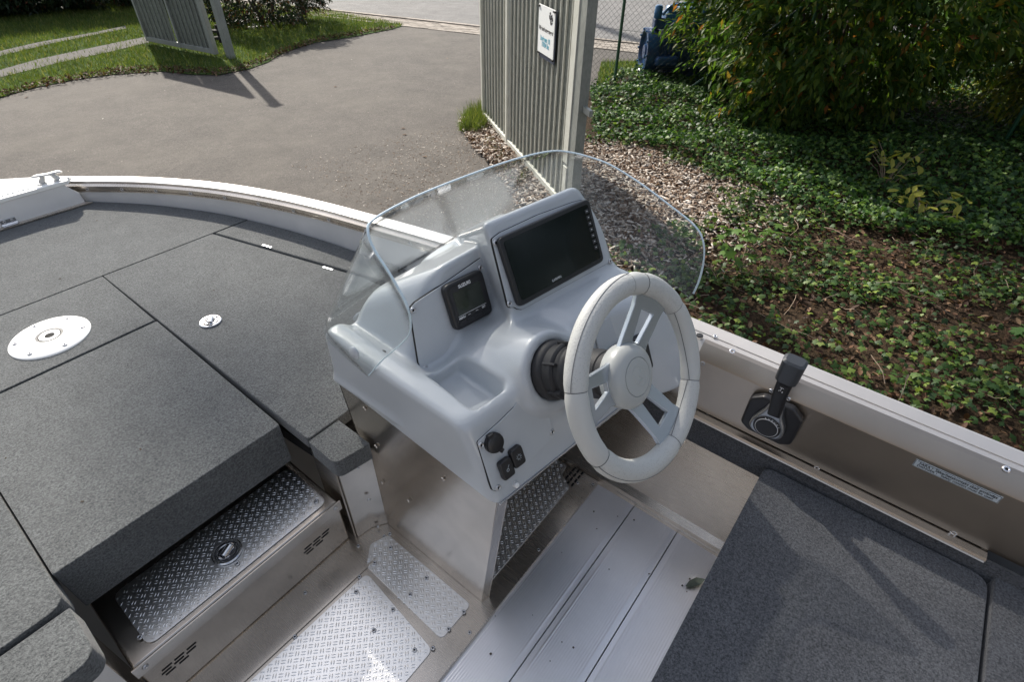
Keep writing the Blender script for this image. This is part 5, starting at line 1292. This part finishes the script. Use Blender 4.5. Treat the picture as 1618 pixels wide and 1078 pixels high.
# crumbs of dirt on the boat floor
V = []; F = []
for _ in range(22):
    x, y = rnd.uniform(.2, .85), rnd.uniform(0, .36); r = rnd.uniform(.0008, .0022); addbox(V, F, x, y, -.0082, r, r*rnd.uniform(.5, 1), r, rnd.uniform(0, 3))
for _ in range(22):
    x, y = rnd.uniform(-.6, .9), rnd.uniform(1.0, 2.3); r = rnd.uniform(.001, .003); addbox(V, F, x, y, DK, r, r*.6, .001, rnd.uniform(0, 3))
tag(meshobj('dirt_crumbs', V, F, BARK), 'tiny crumbs of dirt scattered over the boat floor and deck', 'dirt', kind='stuff')
# data plate on the side panel beyond the wheel
q = onx(1058, 596, .984); dp = boxo('small_data_plate', tuple(q), (.0015, .028, .060), STICK, BOAT, .0005)
boxo('data_plate_print', (q[0]-.0010, q[1], q[2]), (.0004, .018, .045), LETK, dp)

# --- steering column, helm and wheel
cf = Plane(bp, -4.34, 28.4)
base = lathe('helm_base', [(.0535, .0), (.0535, .018), (.051, .024), (.0475, .026), (.0475, .038), (.050, .040), (.050, .046), (.0475, .049), (.0445, .050), (.0445, .058), (.046, .060), (.046, .066), (.043, .070), (.0415, .072), (.0405, .115), (.038, .128), (.030, .134), (.026, .140), (.0225, .142), (.0215, .155)], BLKM, BOAT, cf, 48)
for k in range(6): 
    th = k*math.pi/3+.3; boxo('helm_rib', (.0475*math.cos(th), .0475*math.sin(th), .045), (.010, .004, .030), BLKM, base, .001, rz=th, frame=cf)
q = cf.at(901, 556, .090); boxo('helm_sticker', (-.012, .0395, .108), (.013, .003, .012), LETW, base, .0005, frame=cf)
swl = empty('steering_wheel', tuple(wh.o), BOAT)
R0, rt_ = .1405, .0168
def rim_pt(th, dr=0, c=0): return wh.w((R0+dr)*math.cos(th), (R0+dr)*math.sin(th), c)
def rim_sec(name, a0, a1, m, fat=0.0):
    n = max(3, int((a1-a0)/4)); V = []; F = []; k = 16
    for i in range(n+1):
        t = i/n; th = math.radians(a0+(a1-a0)*t); e = min(t, 1-t)*(a1-a0)
        f = 1-.07*math.exp(-(e/1.0)**2)
        for q in range(k):
            ph = 2*math.pi*q/k; V.append(rim_pt(th, (rt_+fat)*f*math.cos(ph)*1.03, (rt_+fat)*.93*f*math.sin(ph)))
    for i in range(n):
        for q in range(k): F.append((i*k+q, i*k+(q+1) % k, (i+1)*k+(q+1) % k, (i+1)*k+q))
    return meshobj(name, V, F, m, swl, True)
secs = [(20, 42, 'P'), (42, 60, 'P'), (60, 78, 'S'), (78, 158, 'P'), (158, 204, 'S'), (204, 284, 'Q'), (284, 334, 'P'), (334, 380, 'S')]
secs = [(24, 62, 'P'), (62, 76, 'S'), (76, 158, 'P'), (158, 203, 'S'), (203, 282, 'P'), (282, 328, 'P'), (328, 384, 'S')]
for a0, a1, k in secs:
    rim_sec('rim_grip' if k == 'P' else 'rim_section', a0+.25, a1-.25, RUBP if k == 'P' else RUB, .0004 if k == 'P' else 0)
rc = rim_sec('rim_core', 0, 360, SEAM, -.0016)
# stitched seams along the inside of the rim
for a0, a1, ph0 in ((62, 158, 200), (158, 203, 170), (24, 62, 205), (203, 282, 215), (203, 280, 30), (282, 328, 160), (76, 158, 20), (-32, 24, 150)):
    pts_ = [rim_pt(math.radians(a0+(a1-a0)*t), (rt_+.0004)*1.03*math.cos(math.radians(ph0+18*math.sin(t*3.14))), (rt_+.0004)*.93*math.sin(math.radians(ph0+18*math.sin(t*3.14)))) for t in np.linspace(0, 1, 24)]
    # keep only what faces outwards of the wheel
    if 0 <= ph0 % 360 <= 180 or True: tube('rim_seam', pts_, .00055, SEAM, rc, 5)
HC = -.024
def spoke(th):
    ca, sa = math.cos(th), math.sin(th); T = lambda r, s, c: wh.w(r*ca-s*sa, r*sa+s*ca, c)
    rs_ = [.030, .054, .103, .128]; dish = [HC, HC+.002, HC+.016, HC+.022]
    wo_ = [.034, .031, .034, .041]; wi = [0, .0075, .0155, 0]
    V = []; F = []
    def add(quad):
        i = len(V); V.extend(quad); return
    L = []
    for j, sgn in ((0, -1), (1, 1)): pass
    # rows of 4 points: outer-, inner-, inner+, outer+
    rows = []
    for r, c, o_, i_ in zip(rs_, dish, wo_, wi): rows.append([T(r, -o_, c), T(r, -i_, c), T(r, i_, c), T(r, o_, c)])
    bm = bmesh.new(); vv = [[bm.verts.new(tuple(p)) for p in r] for r in rows]
    for i in range(3):
        bm.faces.new((vv[i][0], vv[i+1][0], vv[i+1][1], vv[i][1])); bm.faces.new((vv[i][2], vv[i+1][2], vv[i+1][3], vv[i][3]))
    bm.faces.new((vv[0][1], vv[1][1], vv[1][2], vv[0][2])); bm.faces.new((vv[2][1], vv[3][1], vv[3][2], vv[2][2]))
    bmesh.ops.remove_doubles(bm, verts=bm.verts, dist=.0002); bmesh.ops.recalc_face_normals(bm, faces=bm.faces)
    o = bmobj('spoke', bm, SPOKE, swl); s = o.modifiers.new('t', 'SOLIDIFY'); s.thickness = .008; s.offset = 0
    bev(o, .0012, 2, 40); return o
for d in (49, -72, 168): spoke(math.radians(d))
hub = lathe('wheel_hub', [(.049, HC-.014), (.051, HC-.004), (.051, HC+.006), (.0485, HC+.013), (.041, HC+.0185), (.032, HC+.021), (.0308, HC+.0212), (.0303, HC+.0198), (.0297, HC+.0198), (.0292, HC+.0215), (.020, HC+.0225), (.0005, HC+.0228)], HUB, swl, wh, 56)
e_ = [(.013*math.cos(t), .019*math.sin(t)) for t in np.linspace(0, 6.283, 33)[:-1]]
tube('hub_emblem', [wh.w(a*math.cos(.5)-b*math.sin(.5)+.003, a*math.sin(.5)+b*math.cos(.5), HC+.0222) for a, b in e_], .0009, HUB, swl, 6, True)
tube('hub_emblem', [wh.w(.003+a, b, HC+.0226) for a, b in catmull([(-.006, -.008), (.004, -.006), (-.002, .001), (.006, .008)], 6)], .0009, HUB, swl, 6)
lathe('wheel_boss', [(.036, HC-.05), (.036, HC-.012), (.044, HC-.010)], BLKM, swl, wh, 36)
